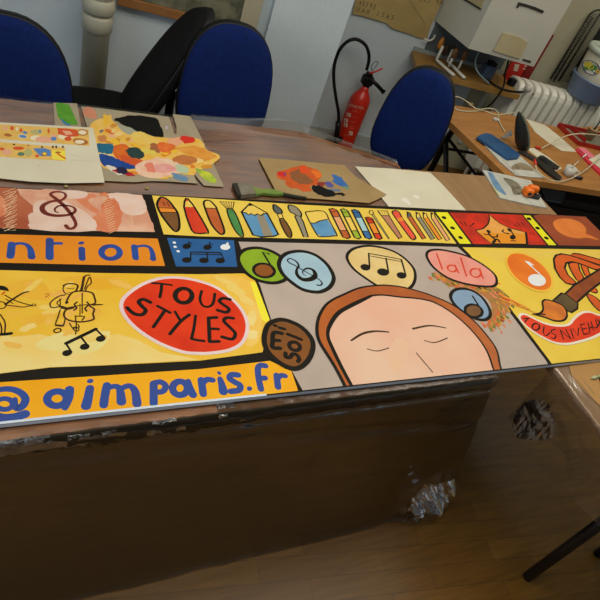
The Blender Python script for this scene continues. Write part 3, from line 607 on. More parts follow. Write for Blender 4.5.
A.ell(219.2, 373, 2.3, 1.5, 30, K_bl3); A.stroke(f3([(120, 292), (132, 330), (140, 368)]), [3.6, 6], K_bl3)
A.stroke(f3([(228, 270), (190, 268), (178, 290), (208, 312), (240, 332), (234, 360), (185, 368)]), 4.4, K_bl3); A.ell(249.5, 388.6, 2.7, 2.3, 0, K_bl3)
A.stroke(f3([(392, 215), (362, 212), (347, 236), (354, 300), (366, 354)]), 4.4, K_bl3); A.stroke(f3([(352, 290), (390, 288)]), 4.2, K_bl3)
A.stroke(f3([(460, 272), (468, 342)]), 4.6, K_bl3); A.stroke(f3([(466, 288), (488, 272), (510, 275)]), 4, K_bl3)
A.stroke([pj(-.3, FE-.0005), pj(.2, FE-.0005), pj(.5, FE-.001)], 1.6, K('edge_white', (206, 218, 230)), smooth=0)
# --- grey panel
A.reset()
K_gr = K('warm_grey', (184, 168, 156), (172, 158, 148), 5)
A.poly([(238.6, 241.6), (300, 243), (400, 245.4), (457.6, 247), (466, 254.6), (545.6, 360), pj(1.361, FE), pj(.590, FE), (291, 369), (272, 322), (259.6, 284), (246, 264)], K_gr)
# yellow right
K_yr = K('right_yellow', (228, 200, 74), (222, 190, 66), 5)
A.poly([(462.4, 247.2), (600, 249.6), pj(XR-.004, 1.178), pj(XR-.004, FE), pj(1.376, FE), (549, 359.6), (470, 254.6)], K_yr)
A.poly([(470, 249), (600, 251), pj(XR-.02, 1.17), (640, 262), (560, 256), (500, 262)], K('right_gold', (222, 188, 78), (226, 196, 86), 6), 0)
# green disc
A.shape([(238, 258), (244, 250), (257, 247.8), (270, 250.6), (281, 257), (287, 266), (288, 275), (283.5, 280.6), (272, 283), (256, 279.5), (243.5, 270)], K('leaf_green', (140, 172, 38), (126, 160, 34), 14), 3.0)
A.ell(264, 270.4, 10.6, 6.8, 8, G('cocoa_brown', (144, 86, 34), (130, 74, 30)), 2.2); A.stroke([(273.6, 270), (268, 261), (262.6, 252), (269, 254)], 1.6, K_black, smooth=0)
# light blue disc
A.shape(c(275, 245, 8.571, [(33, 165), (60, 100), (130, 62), (240, 54), (350, 88), (440, 160), (492, 240), (502, 300), (468, 362), (400, 398), (330, 402), (230, 378), (130, 310), (60, 240)]), K('sky_disc', (162, 192, 204), (152, 182, 200), 12), 3.2)
A.stroke(c(275, 245, 8.571, [(360, 343), (392, 345), (402, 325), (370, 290), (250, 222), (180, 180), (120, 150), (108, 126), (135, 117), (180, 140), (204, 178), (186, 212), (192, 258), (240, 296), (308, 292), (345, 262), (330, 218), (285, 200), (244, 215), (238, 242), (262, 262)]), [1.3, 1.2, .9, 1.2, 1.0, 1.4, 1.8, 3.6, 4.2, 2.4, 1.0, .7], K_black)
# tan disc
A.shape(c(340, 235, 7.5, [(52, 170), (78, 118), (140, 90), (240, 82), (370, 110), (468, 162), (546, 240), (565, 310), (545, 375), (480, 425), (400, 425), (290, 385), (190, 322), (98, 250)]), K('sand_disc', (222, 196, 134), (212, 184, 118), 12), 2.5)
g = lambda pts: c(340, 235, 7.5, pts)
for x, y, rx, ry in ((190, 242, 38, 24), (323, 278, 45, 27), (461, 303, 37, 24)): A.ell(340+x/7.5, 235+y/7.5, rx/7.5, ry/7.5, 10, K_black)
A.stroke(g([(215, 138), (222, 242)]), 1.4, K_black); A.stroke(g([(345, 175), (364, 280)]), 1.5, K_black); A.stroke(g([(460, 184), (493, 300)]), 1.6, K_black); A.stroke(g([(215, 138), (340, 160), (462, 184)]), 1.1, K_black); A.stroke(g([(215, 155), (340, 178), (455, 198)]), .9, K_black)
# splatter
sc_c = [K('splat_a', (206, 96, 44)), K('splat_b', (196, 140, 50)), K('splat_c', (120, 120, 50)), K('splat_d', (214, 128, 92))]
rs = random.Random(4)
pathp = [(436, 276), (446, 281), (458, 284), (470, 285), (482, 287), (494, 291), (502, 298), (505, 308), (500, 318), (492, 326)]
K_spo = K('splat_olive', (150, 118, 52), (186, 112, 66), 40)
A.poly([(438, 276), (452, 277), (470, 281), (486, 284), (500, 289), (508, 297), (509, 308), (503, 320), (494, 328), (487, 326), (492, 312), (488, 300), (474, 291), (458, 288), (446, 285)], K_spo, 3)
for k in range(170):
    i = rs.randrange(len(pathp)); x, y = pathp[i]; x += rs.gauss(0, 4.0); y += rs.gauss(0, 3.4); an = rs.uniform(.1, .9)+(.8 if i > 6 else 0); l = rs.uniform(2, 4)
    A.stroke([(x, y), (x+l*math.cos(an), y+l*math.sin(an))], [rs.uniform(1.5, 4.2), .8], sc_c[rs.randrange(4)])
for k in range(12):
    i = rs.randrange(2, 9); x, y = pathp[i]; x += rs.gauss(0, 4); y += rs.gauss(0, 3); A.stroke([(x, y), (x+2.6, y+1.6)], 1.0, K_black)
# blue disc with note
A.shape([(450.6, 296), (454, 290.4), (462, 288.6), (472, 290.6), (482, 297.4), (489, 308), (490, 316), (484, 319.8), (474, 318), (462, 311), (453.6, 303)], K('steel_disc', (132, 158, 184), (122, 150, 180), 14), 2.8)
A.ell(473.7, 310.8, 8.8, 6.2, 14, k_bro, 2.4); A.stroke([(481.4, 310), (472.6, 296.2)], 1.7, K_black, smooth=0)
# pink disc lala
h = lambda pts: c(420, 240, 7.5, pts)
A.shape(h([(50, 112), (72, 80), (140, 72), (240, 88), (350, 120), (468, 182), (556, 254), (576, 308), (556, 343), (480, 348), (350, 330), (224, 290), (130, 230), (74, 170)]), K('rose_disc', (226, 152, 136), (216, 136, 124), 12), 2.4)
for pts in ([(125, 104), (168, 218)], [(262, 188), (290, 246)], [(305, 132), (348, 270)], [(448, 214), (472, 288)]): A.stroke(h(pts), 1.8, k_red)
A.ell(452, 268.4, 4.5, 3.2, 15, None, 1.9, k_red); A.ell(475.6, 272.9, 5.3, 4.2, 15, None, 1.9, k_red)
# hair and face
K_hr = K('hair', (186, 102, 40), (160, 84, 42), 6); K_fc = K('face', (222, 188, 162), (222, 172, 148), 4)
hair = [(318.7, 317.5), (325, 306), (333, 299.5), (342.5, 295), (357.5, 288.5), (370, 286), (384, 285), (400, 286.6), (416.7, 290.6), (433, 296), (453, 305), (473, 320), (488, 336.7), (496.7, 350), (499.6, 363)]
lft = [(317, 330), (320, 342.5), (332.5, 362.5), (340, 376)]
hb = [(501.6, 369.8), (346, 388.2)]
A.poly(hair[0:]+hb+lft[::-1], K_hr)
A.stroke(hair[6:]+[hb[0]], 1.5, K_black, smooth=4); A.stroke([hb[1]]+lft[::-1]+hair[:7], [2.2, 2.4, 1.8, 1.5], K_black, smooth=4)
face = [(329.6, 326), (338, 313.4), (350, 306), (363.3, 299.6), (371.7, 295.6), (383, 295), (400, 297), (416.7, 298.4), (433, 302), (450, 311.4), (466.7, 325.3), (480, 340.3), (488, 353.4), (493, 368)]
fl = [(328, 336.7), (333.3, 350), (342, 368)]
fb = [(494.8, 370.8), (352.4, 387.4)]
A.poly(face+fb+fl[::-1], K_fc)
A.poly([(396, 338), (408, 344), (406, 360), (398, 372), (388, 360)], K('face_blush', (224, 184, 148), (222, 184, 156), 8), 4)
A.stroke([fb[1]]+fl[::-1]+face[:5], [2.4, 2.8, 2.4, 3.2, 3.4, 2.0], K_black, smooth=4); A.stroke(face[4:]+[fb[0]], 1.6, K_black, smooth=4)
A.stroke([(351.3, 340.4), (362.5, 333.7), (375, 331.2), (388.7, 332)], [1.6, 2.2, 1.3], K_ink); A.stroke([(367.5, 349), (377.5, 351), (388.7, 348)], .9, K_ink)
A.stroke([(413, 328.7), (430, 325.6), (446, 328)], [1.9, 1.7, 1.1], K_ink); A.stroke([(424.5, 340.5), (435, 342.5), (447.5, 338)], 1.0, K_ink); A.stroke([(416.4, 353), (432.5, 372)], 1.0, K_ink)
# mi sol disc
i8 = lambda pts: c(255, 310, 8.571, pts)
A.shape(i8([(78, 250), (104, 140), (165, 94), (250, 84), (375, 132), (460, 208), (498, 290), (478, 392), (420, 468), (348, 502), (262, 482), (170, 420), (104, 345)]), K('cocoa', (132, 80, 32), (118, 76, 40), 14), 3.4)
for pts, w_ in (([(230, 200), (170, 192), (152, 218), (152, 268), (150, 320), (214, 328)], 3.0), ([(158, 258), (210, 262)], 2.6), ([(210, 152), (254, 164)], 2.4), ([(165, 131), (180, 136)], 2.2), ([(280, 207), (340, 230), (396, 253)], 2.6), ([(262, 370), (264, 402), (300, 406), (322, 378), (358, 386), (380, 420), (368, 440)], 2.8)): A.stroke(i8(pts), w_, K_black)
A.ell(294.6, 346.2, 5.6, 4.0, 22, None, 2.8)
# --- orange note balloon
A.ell(529.5, 271.9, 28, 14.6, 36, K('halo', (232, 184, 60))); A.ell(529.4, 271.7, 25.6, 13, 36, K('tangerine', (228, 124, 30), (216, 104, 22), 8))
A.ell(537, 280, 9.0, 5.8, 12, K_wh); A.stroke([(544.2, 278), (535, 269.6), (526.4, 261.6)], 1.9, K_wh, smooth=0); A.poly([(524.4, 260.6), (529, 261.6), (534.4, 265.4), (530, 265), (531, 267)], K_wh)
# --- hand and paint brush on the right
K_fl = K('flesh_orange', (216, 96, 26), (200, 84, 28), 10); K_hd = K('brush_handle', (150, 74, 30), (124, 58, 28), 14)
j = lambda pts: c(540, 240, 10, pts)
A.shape(j([(300, 152), (340, 135), (400, 140), (600, 195), (760, 240), (760, 300), (600, 250), (450, 200)]), K_fl, 1.8, 1)
A.shape(j([(285, 238), (340, 225), (385, 240), (395, 300), (440, 380), (390, 420), (330, 340)]), K_fl, 1.6, 2)
A.shape(j([(410, 240), (470, 260), (490, 320), (505, 345), (465, 370), (430, 310)]), K_fl, 1.5, 2)
A.shape(j([(138, 190), (160, 152), (215, 138), (300, 152), (450, 202), (600, 258), (740, 310), (700, 380), (600, 300), (540, 292), (400, 236), (320, 216), (262, 228), (248, 280), (280, 350), (365, 428), (330, 448), (260, 430), (200, 372), (150, 285)]), K_fl, 2.0, 1)
A.shape(j([(500, 505), (545, 470), (575, 515), (550, 528)]), K_fl, 1.3, 2); A.shape(j([(465, 548), (520, 552), (590, 600), (640, 690), (620, 720), (540, 660)]), K_fl, 1.5, 2)
A.shape([(564.5, 294.5), (574.5, 285), (600, 269), (622, 256), (632, 264), (600, 283), (590, 290.5), (580, 299.5), (575, 304.5)], K_hd, 1.9, 1)
A.shape([(553, 300.6), (561.7, 293), (566, 294), (578, 303.5), (577.4, 308.6), (571.4, 312.4), (566, 310)], K('olive_ferrule', (96, 78, 44), (82, 66, 38), 14), 1.7, 1)
A.shape(c(510, 290, 6.667, [(165, 161), (200, 155), (222, 128), (216, 82), (236, 64), (290, 76), (350, 102), (380, 150), (373, 190), (340, 206), (290, 203), (235, 182)]), K('brush_tip', (222, 130, 34), (190, 104, 40), 16, (.3, .6)), 1.7, 2)
A.stroke([(533, 314), (545, 314.4)], 1.4, K_black)
for a, b, w_ in (((500, 294), (522, 305), 2.2), ((504, 297), (530, 309), 1.8), ((508, 302), (536, 313), 1.2), ((501, 299), (512, 304), 2.0)): A.stroke([a, b], [w_*1.6, .6], k_org); 
for a, b in (((503, 298), (510, 300)), ((512, 301), (520, 306)), ((522, 307), (529, 310))): A.stroke([a, b], .9, k_red)
k_ = lambda pts: c(510, 290, 6.667, pts)
nv = k_([(70, 182), (92, 166), (130, 180), (200, 215), (270, 238), (340, 245), (400, 235), (440, 190), (490, 156), (540, 153), (590, 172), (670, 180), (720, 220), (660, 262), (600, 284), (540, 312), (460, 336), (380, 352), (300, 345), (220, 310), (140, 260), (90, 215)])
A.stroke(nv, 5.0, K('cream_white', (226, 214, 196)), True, 3); A.poly(nv, K_bal, 3)
for pts in ([(88, 190), (128, 188)], [(118, 190), (100, 214)], [(228, 245), (222, 282), (240, 304), (266, 284)], [(302, 262), (276, 270), (280, 288), (306, 302), (296, 324), (276, 318)], [(335, 266), (358, 330)], [(335, 266), (405, 326)], [(372, 262), (405, 326)], [(405, 262), (424, 322)],
            [(420, 258), (452, 305), (458, 252)], [(470, 232), (492, 296)], [(470, 232), (496, 226)], [(480, 262), (508, 255)], [(492, 296), (524, 290)], [(532, 285), (520, 215), (560, 268)], [(525, 256), (552, 246)], [(540, 210), (556, 250), (584, 244), (570, 200)], [(578, 190), (608, 240)], [(606, 185), (590, 240)]):
    A.stroke(k_(pts), 1.1, K_black, smooth=3 if len(pts) > 3 else 0)
A.ell(535.9, 326.8, 3.6, 3.3, 0, None, 1.4)
pf = obj('painted_picture', A, None, board)
tag(pf, 'picture painted in bright colours with black outlines')
# ================================================================== THINGS ON THE TABLES
Z_F = .7392           # on the plastic film
def sheet_of(px, z, t, mt): return MB().prism([tuple(P(x, y, z)[:2]) for x, y in px], z-t, z, mt)
M_paper = mat('paper_white', (212, 206, 182), .7, (204, 197, 172), 5)
K_grycard = mat('grey_card', (160, 148, 122), .8, (150, 138, 112), 9); M_kraft = mat('kraft_card', (160, 134, 88), .8, (150, 124, 78), 10)
def join(m0, a):
    if not m0.mats: m0.mats = []
    o_ = len(m0.v); m0.v += a.v; k_n = len(m0.mats)
    m0.mats += a.mats; m0.f += [[i+o_ for i in f] for f in a.f]; m0.mi += [k_n+i for i in a.mi]; m0.sm += a.sm
def on(parent, name, artobj): o = obj(name, artobj, None, parent); return o
def kk(n_, c1, c2=None): return K(n_, c1, c2, 30)
# printed sheet with the small design
sh = [(-34, 119.4), (0, 122.4), (93.2, 127.6), (104.6, 182.4), (66, 183), (30, 181.4), (0, 178.2), (-34, 176)]
m_ = sheet_of(sh, Z_F+.005, .0012, M_paper); a = Art(Z_F+.0052)
ys = kk('print_yellow', (224, 184, 98), (216, 172, 84))
a.poly([(-30, 121.6), (0, 124.4), (88.6, 129.4), (89.2, 146), (57.5, 143.4), (0, 139), (-30, 137)], ys)
a.poly([(-30, 138.6), (0, 142), (65, 147.4), (65.8, 161), (0, 156.6), (-30, 154)], ys)
pc = dict(r=kk('print_red', (206, 84, 44)), b=kk('print_blue', (84, 128, 184)), p=kk('print_pink', (222, 164, 132)), g=kk('print_sage', (178, 172, 112)), w=kk('print_cream', (226, 214, 180)), n=kk('print_brown', (168, 104, 48)), k=kk('print_black', (48, 40, 34)), t=kk('print_teal', (92, 122, 96)), y=kk('print_lemon', (232, 214, 72)))
for x, y, rx, ry, ro, q in ((5, 128.4, 3, 1.6, 0, 'p'), (12, 128.2, 1.8, 2, 0, 'r'), (17, 129, 1.2, 2, 0, 'w'), (21, 130.2, 1.4, 2, 0, 'r'), (25, 132.6, 2.4, 1.3, 20, 'b'), (8, 135, 4, 1.6, 8, 'n'), (22.6, 136.3, 5, 2, 8, 'w'), (22.8, 136.4, 4, 1.5, 8, 'b'), (36, 132, 6, 2.6, 0, 'g'), (36, 138, 6, 2.6, 0, 'w'), (40, 131.2, 1, 1.8, 0, 'b'), (48.6, 131, 1, 2.6, 0, 'r'), (44, 139.6, 8.6, 3.2, 4, 'p'), (54, 136.2, 4, 2, 0, 'p'), (53.8, 138.8, 3, 2, 0, 'b'), (66, 136.6, 8, 3, 0, 'w'), (68, 138.8, 3.6, 2.2, 0, 'r'), (80.6, 141.6, 7.6, 3.2, 8, 'n'), (79.6, 141.8, 4.8, 2, 0, 'w')):
    a.ell(x, y, rx, ry, ro, pc[q])
a.poly([(57.4, 128), (69, 128.6), (77, 130), (79, 136), (70, 137), (58, 134)], pc['r']); a.poly([(62, 130.6), (70, 131), (73, 134.4), (66, 135)], pc['p']); a.ell(82.6, 132.4, 5.4, 3.3, 5, pc['n']); a.ell(82.4, 132.4, 4.2, 2.2, 5, pc['w'])
for x, y, rx, ry, ro, q in ((2, 149, 3, 1.4, 10, 'r'), (18.4, 148.2, 5.6, 1.7, 0, 'r'), (7, 152, 5, 3, 0, 'p'), (21, 154, 3.6, 2, 0, 't'), (28, 152.6, 4, 4, 0, 'g'), (14, 144.4, 1.2, .8, 0, 'k'), (28.4, 145.4, 1.2, .8, 0, 'n'), (42, 147, 1.2, .8, 0, 'k'), (37, 156, 2, 1.4, 0, 'r')):
    a.ell(x, y, rx, ry, ro, pc[q])
a.poly([(33, 148.4), (44, 148), (50.6, 150), (51, 156), (40, 156)], pc['b']); a.ell(44.4, 154, 3, 2, 0, pc['n']); a.ell(44.6, 153.6, 1.8, 1.1, 0, pc['y']); a.poly([(52, 150), (65.2, 151), (65.8, 160.6), (52, 159)], pc['y']); a.stroke([(58, 154), (65, 158.6)], 1.8, pc['r']); a.ell(58, 152.4, 3, 1, 0, pc['n'])
for x in (52, 55.4, 62): a.poly([(x, 145.6), (x+1.6, 145.7), (x+1.8, 148), (x+.2, 148)], pc['k'])
a.stroke([(72, 155), (82, 157)], .25, kk('pencil', (170, 165, 150))); a.stroke([(70, 160), (96, 161)], .25, kk('pencil', (170, 165, 150)))
a.ell(38.8, 165.4, .9, .25, 0, pc['n'])
o = obj('printed_sheet', m_); on(o, 'printed_design', a)
tag(o, 'white paper printed with two small strips of the colourful design, left behind the board', 'paper sheet')
# green paint card
gc_ = [(53.3, 102.6), (77, 103.4), (80.4, 122), (81.5, 127), (54.8, 126.6)]
a = Art(Z_F+.0012); a.poly(c(0, 90, 6, [(338, 80), (395, 82), (418, 95), (432, 125), (450, 165), (465, 205), (440, 208), (395, 195), (355, 170), (342, 130)]), kk('leaf_paint', (74, 140, 36), (96, 156, 50)), 3)
a.poly(c(0, 90, 6, [(368, 170), (395, 195), (425, 208), (415, 214), (380, 200)]), kk('aqua_paint', (50, 120, 160)), 2)
o = obj('paint_card', sheet_of(gc_, Z_F+.001, .0008, K_grycard)); on(o, 'paint_blob', a); tag(o, 'small grey card with a green blob of paint, behind the printed sheet', 'card')
# large palette card
pcard = [(81, 106.4), (100, 108.2), (168.6, 116.8), (171.6, 124), (174.4, 134), (176.6, 133.4), (176.4, 126), (172.8, 114), (190.6, 116.2), (208, 151), (224, 186.8), (204, 185.4), (196, 176), (194, 172.6), (195.4, 180), (198.4, 183.4), (166.7, 181.2), (150, 180.8), (134, 182), (103, 180.6)]
a = Art(Z_F+.0030)
q = lambda pts: c(100, 100, 6, pts)
def jag(pts, amt=1.0, sm=4):
    v = cr3([Vector((p[0], p[1], 0)) for p in pts], sm, True); out = []
    for p in v:
        n_ = noise.noise(Vector((p.x*.55, p.y*.7, len(pts)*3.1)))+.6*noise.noise(Vector((p.x*1.7, p.y*1.9, 5.5)))
        n2_ = noise.noise(Vector((p.x*.6+9, p.y*.6, 8.8+len(pts))))
        out.append((p.x+n_*amt*1.8, p.y+n2_*amt*1.4))
    return out
def blob(pts, nm, c1, c2=None, sm=3): a.poly(jag(q(pts)), kk(nm, c1, c2), 0)
blob([(-100, 60), (-60, 40), (-30, 70), (-20, 110), (-60, 110), (-95, 90)], 'salmon_dab', (196, 124, 96), (206, 140, 110))
blob([(-60, 150), (20, 105), (60, 90), (90, 140), (180, 180), (330, 220), (420, 228), (480, 235), (600, 238), (640, 300), (715, 330), (700, 370), (590, 420), (560, 450), (470, 440), (400, 472), (300, 470), (200, 440), (100, 425), (0, 392), (-60, 300)], 'mustard', (224, 174, 66), (228, 188, 100))
blob([(20, 95), (42, 90), (50, 140), (30, 150)], 'mustard_dab', (226, 178, 56))
rd = random.Random(11); dabc = [kk('dab_cream', (230, 200, 130)), kk('dab_ochre', (204, 140, 50)), kk('dab_orange', (218, 128, 44)), kk('dab_buff', (224, 186, 96)), kk('dab_peach', (226, 176, 130)), kk('dab_gold', (232, 184, 50))]
for k in range(46):
    cx_, cy_ = rd.choice([(60, 200), (140, 240), (260, 250), (380, 300), (560, 290), (620, 340), (520, 400), (80, 150), (420, 440), (240, 430), (20, 350)]); cx_ += rd.gauss(0, 36); cy_ += rd.gauss(0, 20); w0 = rd.uniform(14, 40); h0 = rd.uniform(6, 16); an = rd.uniform(-.4, .5)
    if not (0 < cx_ < 680 and 150 < cy_ < 450): continue
    a.poly(jag(q([(cx_+w0*math.cos(t_)*math.cos(an)-h0*math.sin(t_)*math.sin(an), cy_+w0*math.cos(t_)*math.sin(an)+h0*math.sin(t_)*math.cos(an)) for t_ in [k_*math.pi/4 for k_ in range(8)]]), .7, 3), rd.choice(dabc), 0)
blob([(110, 150), (190, 170), (260, 200), (210, 205), (150, 200)], 'misty', (158, 160, 140))
blob([(85, 118), (150, 95), (235, 93), (310, 105), (352, 122), (372, 170), (385, 216), (345, 222), (290, 205), (230, 195), (200, 172), (120, 140)], 'black_paint', (12, 12, 10), (16, 15, 13))
blob([(180, 210), (240, 190), (330, 230), (340, 262), (300, 268), (210, 252)], 'custard', (222, 196, 104), (228, 186, 84))
blob([(0, 212), (30, 215), (34, 245), (0, 250), (-20, 230)], 'tan_dab', (196, 128, 74)); blob([(-4, 178), (18, 176), (20, 194), (0, 196)], 'grey_dab', (110, 110, 118)); blob([(45, 182), (82, 202), (75, 206), (44, 190)], 'orange_streak', (206, 98, 34))
blob([(80, 278), (160, 268), (205, 330), (260, 365), (256, 405), (170, 392), (92, 345)], 'hot_orange', (214, 112, 40), (206, 94, 36)); blob([(120, 330), (200, 350), (256, 380), (240, 410), (150, 390)], 'rust_paint', (200, 84, 40))
blob([(158, 300), (190, 282), (235, 290), (264, 325), (258, 348), (210, 350), (175, 335)], 'pine', (44, 66, 62), (38, 58, 58))
blob([(-20, 262), (60, 262), (84, 278), (72, 320), (10, 318), (-20, 300)], 'teal_paint', (40, 110, 136), (34, 96, 128)); blob([(-10, 330), (60, 334), (110, 356), (170, 378), (222, 408), (160, 412), (80, 400), (20, 392)], 'royal', (34, 72, 146), (28, 60, 128)); 
blob([(30, 392), (90, 404), (140, 440), (110, 450), (60, 420)], 'white_smear', (214, 206, 192)); blob([(76, 425), (110, 415), (205, 446), (180, 456), (110, 440)], 'crimson', (166, 36, 46)); blob([(105, 408), (150, 402), (172, 430), (140, 446), (110, 436)], 'indigo', (36, 34, 62))
blob([(230, 378), (330, 350), (430, 358), (500, 400), (520, 430), (430, 452), (340, 470), (250, 455), (215, 425)], 'rosy_cream', (226, 176, 150), (226, 196, 168)); blob([(310, 395), (370, 380), (440, 395), (452, 420), (390, 440), (325, 425)], 'pink_swirl', (216, 146, 140), (222, 164, 152)); blob([(265, 385), (315, 378), (330, 432), (285, 430)], 'coral_dab', (218, 128, 104))
blob([(330, 270), (380, 253), (448, 270), (446, 292), (400, 314), (345, 300)], 'vermilion', (214, 94, 44), (222, 116, 52)); blob([(296, 270), (330, 262), (360, 312), (320, 310)], 'brown_dab', (160, 98, 60)); blob([(400, 238), (470, 225), (495, 250), (470, 272), (410, 262)], 'shell_pink', (226, 162, 124)); blob([(480, 225), (500, 215), (560, 226), (570, 250), (520, 262), (490, 248)], 'scarlet', (208, 52, 34))
blob([(440, 345), (500, 328), (580, 350), (560, 380), (490, 385), (450, 370)], 'toffee', (178, 106, 54), (190, 118, 64)); blob([(455, 290), (560, 275), (640, 300), (700, 340), (640, 360), (560, 340)], 'amber_paint', (214, 140, 50), (222, 156, 70)); blob([(250, 290), (320, 302), (330, 330), (270, 320)], 'lime_cream', (216, 196, 88))
blob([(455, 390), (500, 388), (528, 410), (522, 440), (470, 430)], 'mint', (176, 192, 160)); blob([(428, 440), (470, 446), (525, 470), (520, 488), (460, 478)], 'steel_dab', (100, 134, 164))
a.poly(c(200, 120, 6, [(-30, 290), (10, 300), (60, 318), (92, 350), (98, 376), (60, 374), (20, 350)]), kk('chartreuse', (196, 200, 60), (130, 170, 60)), 3)
a.ell(166.6, 127.6, 1.6, 2.0, 10, kk('lilac_dot', (176, 164, 172)))
o = obj('paint_palette_card', sheet_of(pcard, Z_F+.0028, .0012, K_grycard)); on(o, 'paint_blobs', a); tag(o, 'big grey card used as a palette, covered in yellow, orange, pink and black paint', 'paint palette')
# kraft card palette
kr = [(258.6, 157.4), (300, 161), (344.2, 165.2), (350, 171), (357.6, 178.2), (373.4, 186.8), (386.6, 194.4), (377, 199.6), (369, 203), (330, 199.6), (300, 197.6), (276.4, 192)]
a = Art(Z_F+.0052)
q = lambda pts: c(300, 120, 6, pts)
blob([(-140, 318), (-110, 305), (-60, 290), (0, 275), (40, 280), (90, 295), (130, 322), (118, 355), (100, 372), (110, 388), (60, 395), (70, 425), (30, 430), (-20, 412), (-60, 405), (-85, 388), (-90, 365), (-130, 350)], 'palette_orange', (204, 88, 34), (186, 82, 34), 4)
blob([(-60, 320), (0, 300), (60, 350), (80, 375), (20, 388), (-30, 370)], 'palette_brown', (142, 86, 44), (128, 84, 52)); blob([(-138, 318), (-110, 308), (-80, 325), (-100, 345)], 'palette_red', (200, 40, 34)); blob([(-102, 318), (-86, 320), (-92, 334)], 'palette_violet', (96, 66, 130))
blob([(0, 280), (30, 276), (55, 305), (40, 325), (10, 315)], 'palette_scarlet', (214, 76, 30)); blob([(80, 300), (125, 320), (120, 350), (90, 340)], 'palette_tangerine', (220, 110, 36))
blob([(195, 330), (225, 335), (262, 362), (290, 398), (262, 402), (215, 385), (200, 360)], 'palette_blue', (62, 108, 170), (54, 98, 160)); blob([(262, 398), (292, 402), (290, 416), (268, 412)], 'palette_sage', (110, 140, 112)); blob([(150, 372), (185, 375), (200, 402), (165, 400)], 'palette_periwinkle', (84, 84, 150)); blob([(100, 378), (140, 372), (150, 392), (120, 400)], 'palette_maroon', (136, 54, 40)); blob([(165, 412), (240, 416), (242, 428), (180, 424)], 'palette_slate', (96, 112, 140))
blob([(66, 400), (95, 393), (140, 402), (200, 432), (206, 455), (170, 462), (110, 448), (78, 425)], 'palette_black', (14, 12, 11)); blob([(206, 436), (268, 444), (262, 456), (240, 448), (208, 452)], 'palette_black', (14, 12, 11))
o = obj('paint_palette_card', sheet_of(kr, Z_F+.0050, .0014, M_kraft)); on(o, 'paint_blobs', a); tag(o, 'brown card palette with red, orange, blue and black paint, lying beside the blank white sheet', 'paint palette')
# white sheet
ws_ = [(355, 166.4), (392, 168.6), (430.4, 172.6), (442, 184), (467.8, 212.2), (448, 212), (396, 209.4), (391, 209.2), (372, 186)]
a = Art(Z_F+.0015); kp = kk('pearl_dab', (222, 218, 204))
for x, y, rx, ry, ro in ((405.6, 200.6, 4.6, 2.0, 30), (416.5, 196.8, 3.6, 1.6, 20), (409, 203.6, 2.4, 1.2, 40)): a.ell(x, y, rx, ry, ro, kp)
m0 = sheet_of(ws_, Z_F+.0012, .0009, None); m0.mats = [M_paper]; join(m0, a); o = obj('paper_sheet', m0); tag(o, 'blank cream white sheet of paper half under the back edge of the painted board', 'paper sheet')
# flat brush with the green handle
def flat3(mb, px, z0, z1, mt=None): return mb.prism([tuple(P(x, y, (z0+z1)/2)[:2]) for x, y in px], z0, z1, mt)
t = thing('flat_paint_brush', 'wide flat paint brush with a green handle lying behind the board', 'paint brush', tuple(P(252, 192, Z_F)))
obj('bristles', flat3(MB(), c(200, 120, 6, [(193, 388), (222, 386), (248, 458), (230, 462), (214, 436)]), Z_F+.001, Z_F+.012), mat('dark_bristle', (42, 34, 24), .8, bump=.3, bscale=200), t)
obj('ferrule', flat3(MB(), c(200, 120, 6, [(220, 388), (300, 393), (336, 452), (246, 460)]), Z_F, Z_F+.014), mat('dull_ferrule', (150, 142, 122), .4, (120, 112, 94), 30, metal=.5), t)
obj('handle', flat3(MB(), c(200, 120, 6, [(302, 394), (330, 412), (360, 420), (440, 421), (492, 438), (500, 450), (450, 452), (380, 444), (352, 450), (334, 457)]), Z_F+.002, Z_F+.011), mat('green_handle', (120, 142, 56), .4, (96, 124, 46), 12), t)
obj('handle_tip', flat3(MB(), c(200, 120, 6, [(492, 438), (560, 452), (640, 466), (636, 472), (560, 462), (500, 450)]), Z_F+.002, Z_F+.009), mat('dark_handle_tip', (40, 44, 30), .4), t)
for x, y in ((147, 188.2), (66, 186.4)):
    o = obj('paint_pot_lid' if 0 else 'paint_spot', MB().lathe([(.0001, 0), (.005, 0), (.006, .001), (.004, .002), (.0001, .0022)], P(x, y, Z_F), 14), kk('spot_olive', (150, 140, 84)))
    tag(o, 'dried spot of olive paint on the sheet below the palette card' if x > 100 else 'dried spot of paint on the plastic beside the printed sheet', 'paint spot')
# newspaper + tape measure on the tan table
nz_ = [(482.4, 169.6), (505, 174.6), (530.6, 180.4), (547, 207.6), (530, 204.6), (514, 201), (500, 197.6), (494, 188)]
a = Art(Z_T+.0062); n7 = lambda pts: c(480, 120, 7.5, pts)
a.poly(n7([(55, 385), (90, 395), (125, 450), (200, 560), (180, 560), (120, 520), (90, 470)]), kk('news_blue', (96, 132, 166), (112, 146, 176)))
a.poly(n7([(175, 432), (240, 448), (290, 480), (318, 520), (300, 560), (250, 555), (235, 510), (195, 465)]), kk('news_photo', (92, 88, 72), (140, 134, 112)), 2)
for i in range(5): a.stroke(n7([(105+i*13, 405+i*3), (200+i*20, 560+i*4)]), .3, kk('news_text', (140, 140, 132)), smooth=0)
for i in range(7): a.stroke(n7([(300+i*8, 462+i*18), (378+i*8, 470+i*18)]), .35, kk('news_text', (140, 140, 132)), smooth=0)
a.stroke(n7([(100, 500), (135, 555), (160, 575)]), 1.0, kk('news_yellow', (206, 204, 50)))
o = obj('newspaper', sheet_of(nz_, Z_T+.006, .0055, mat('newsprint', (190, 190, 178), .8, (178, 178, 166), 20))); on(o, 'newsprint_pictures', a); tag(o, 'folded newspaper with a blue stripe lying on the tan table under the orange tape measure', 'newspaper')
b0 = P(528.6, 195.5, Z_T+.007); tm = thing('tape_measure', 'small bright orange and black tape measure standing on the newspaper', 'tape measure', tuple(b0), math.radians(-12))
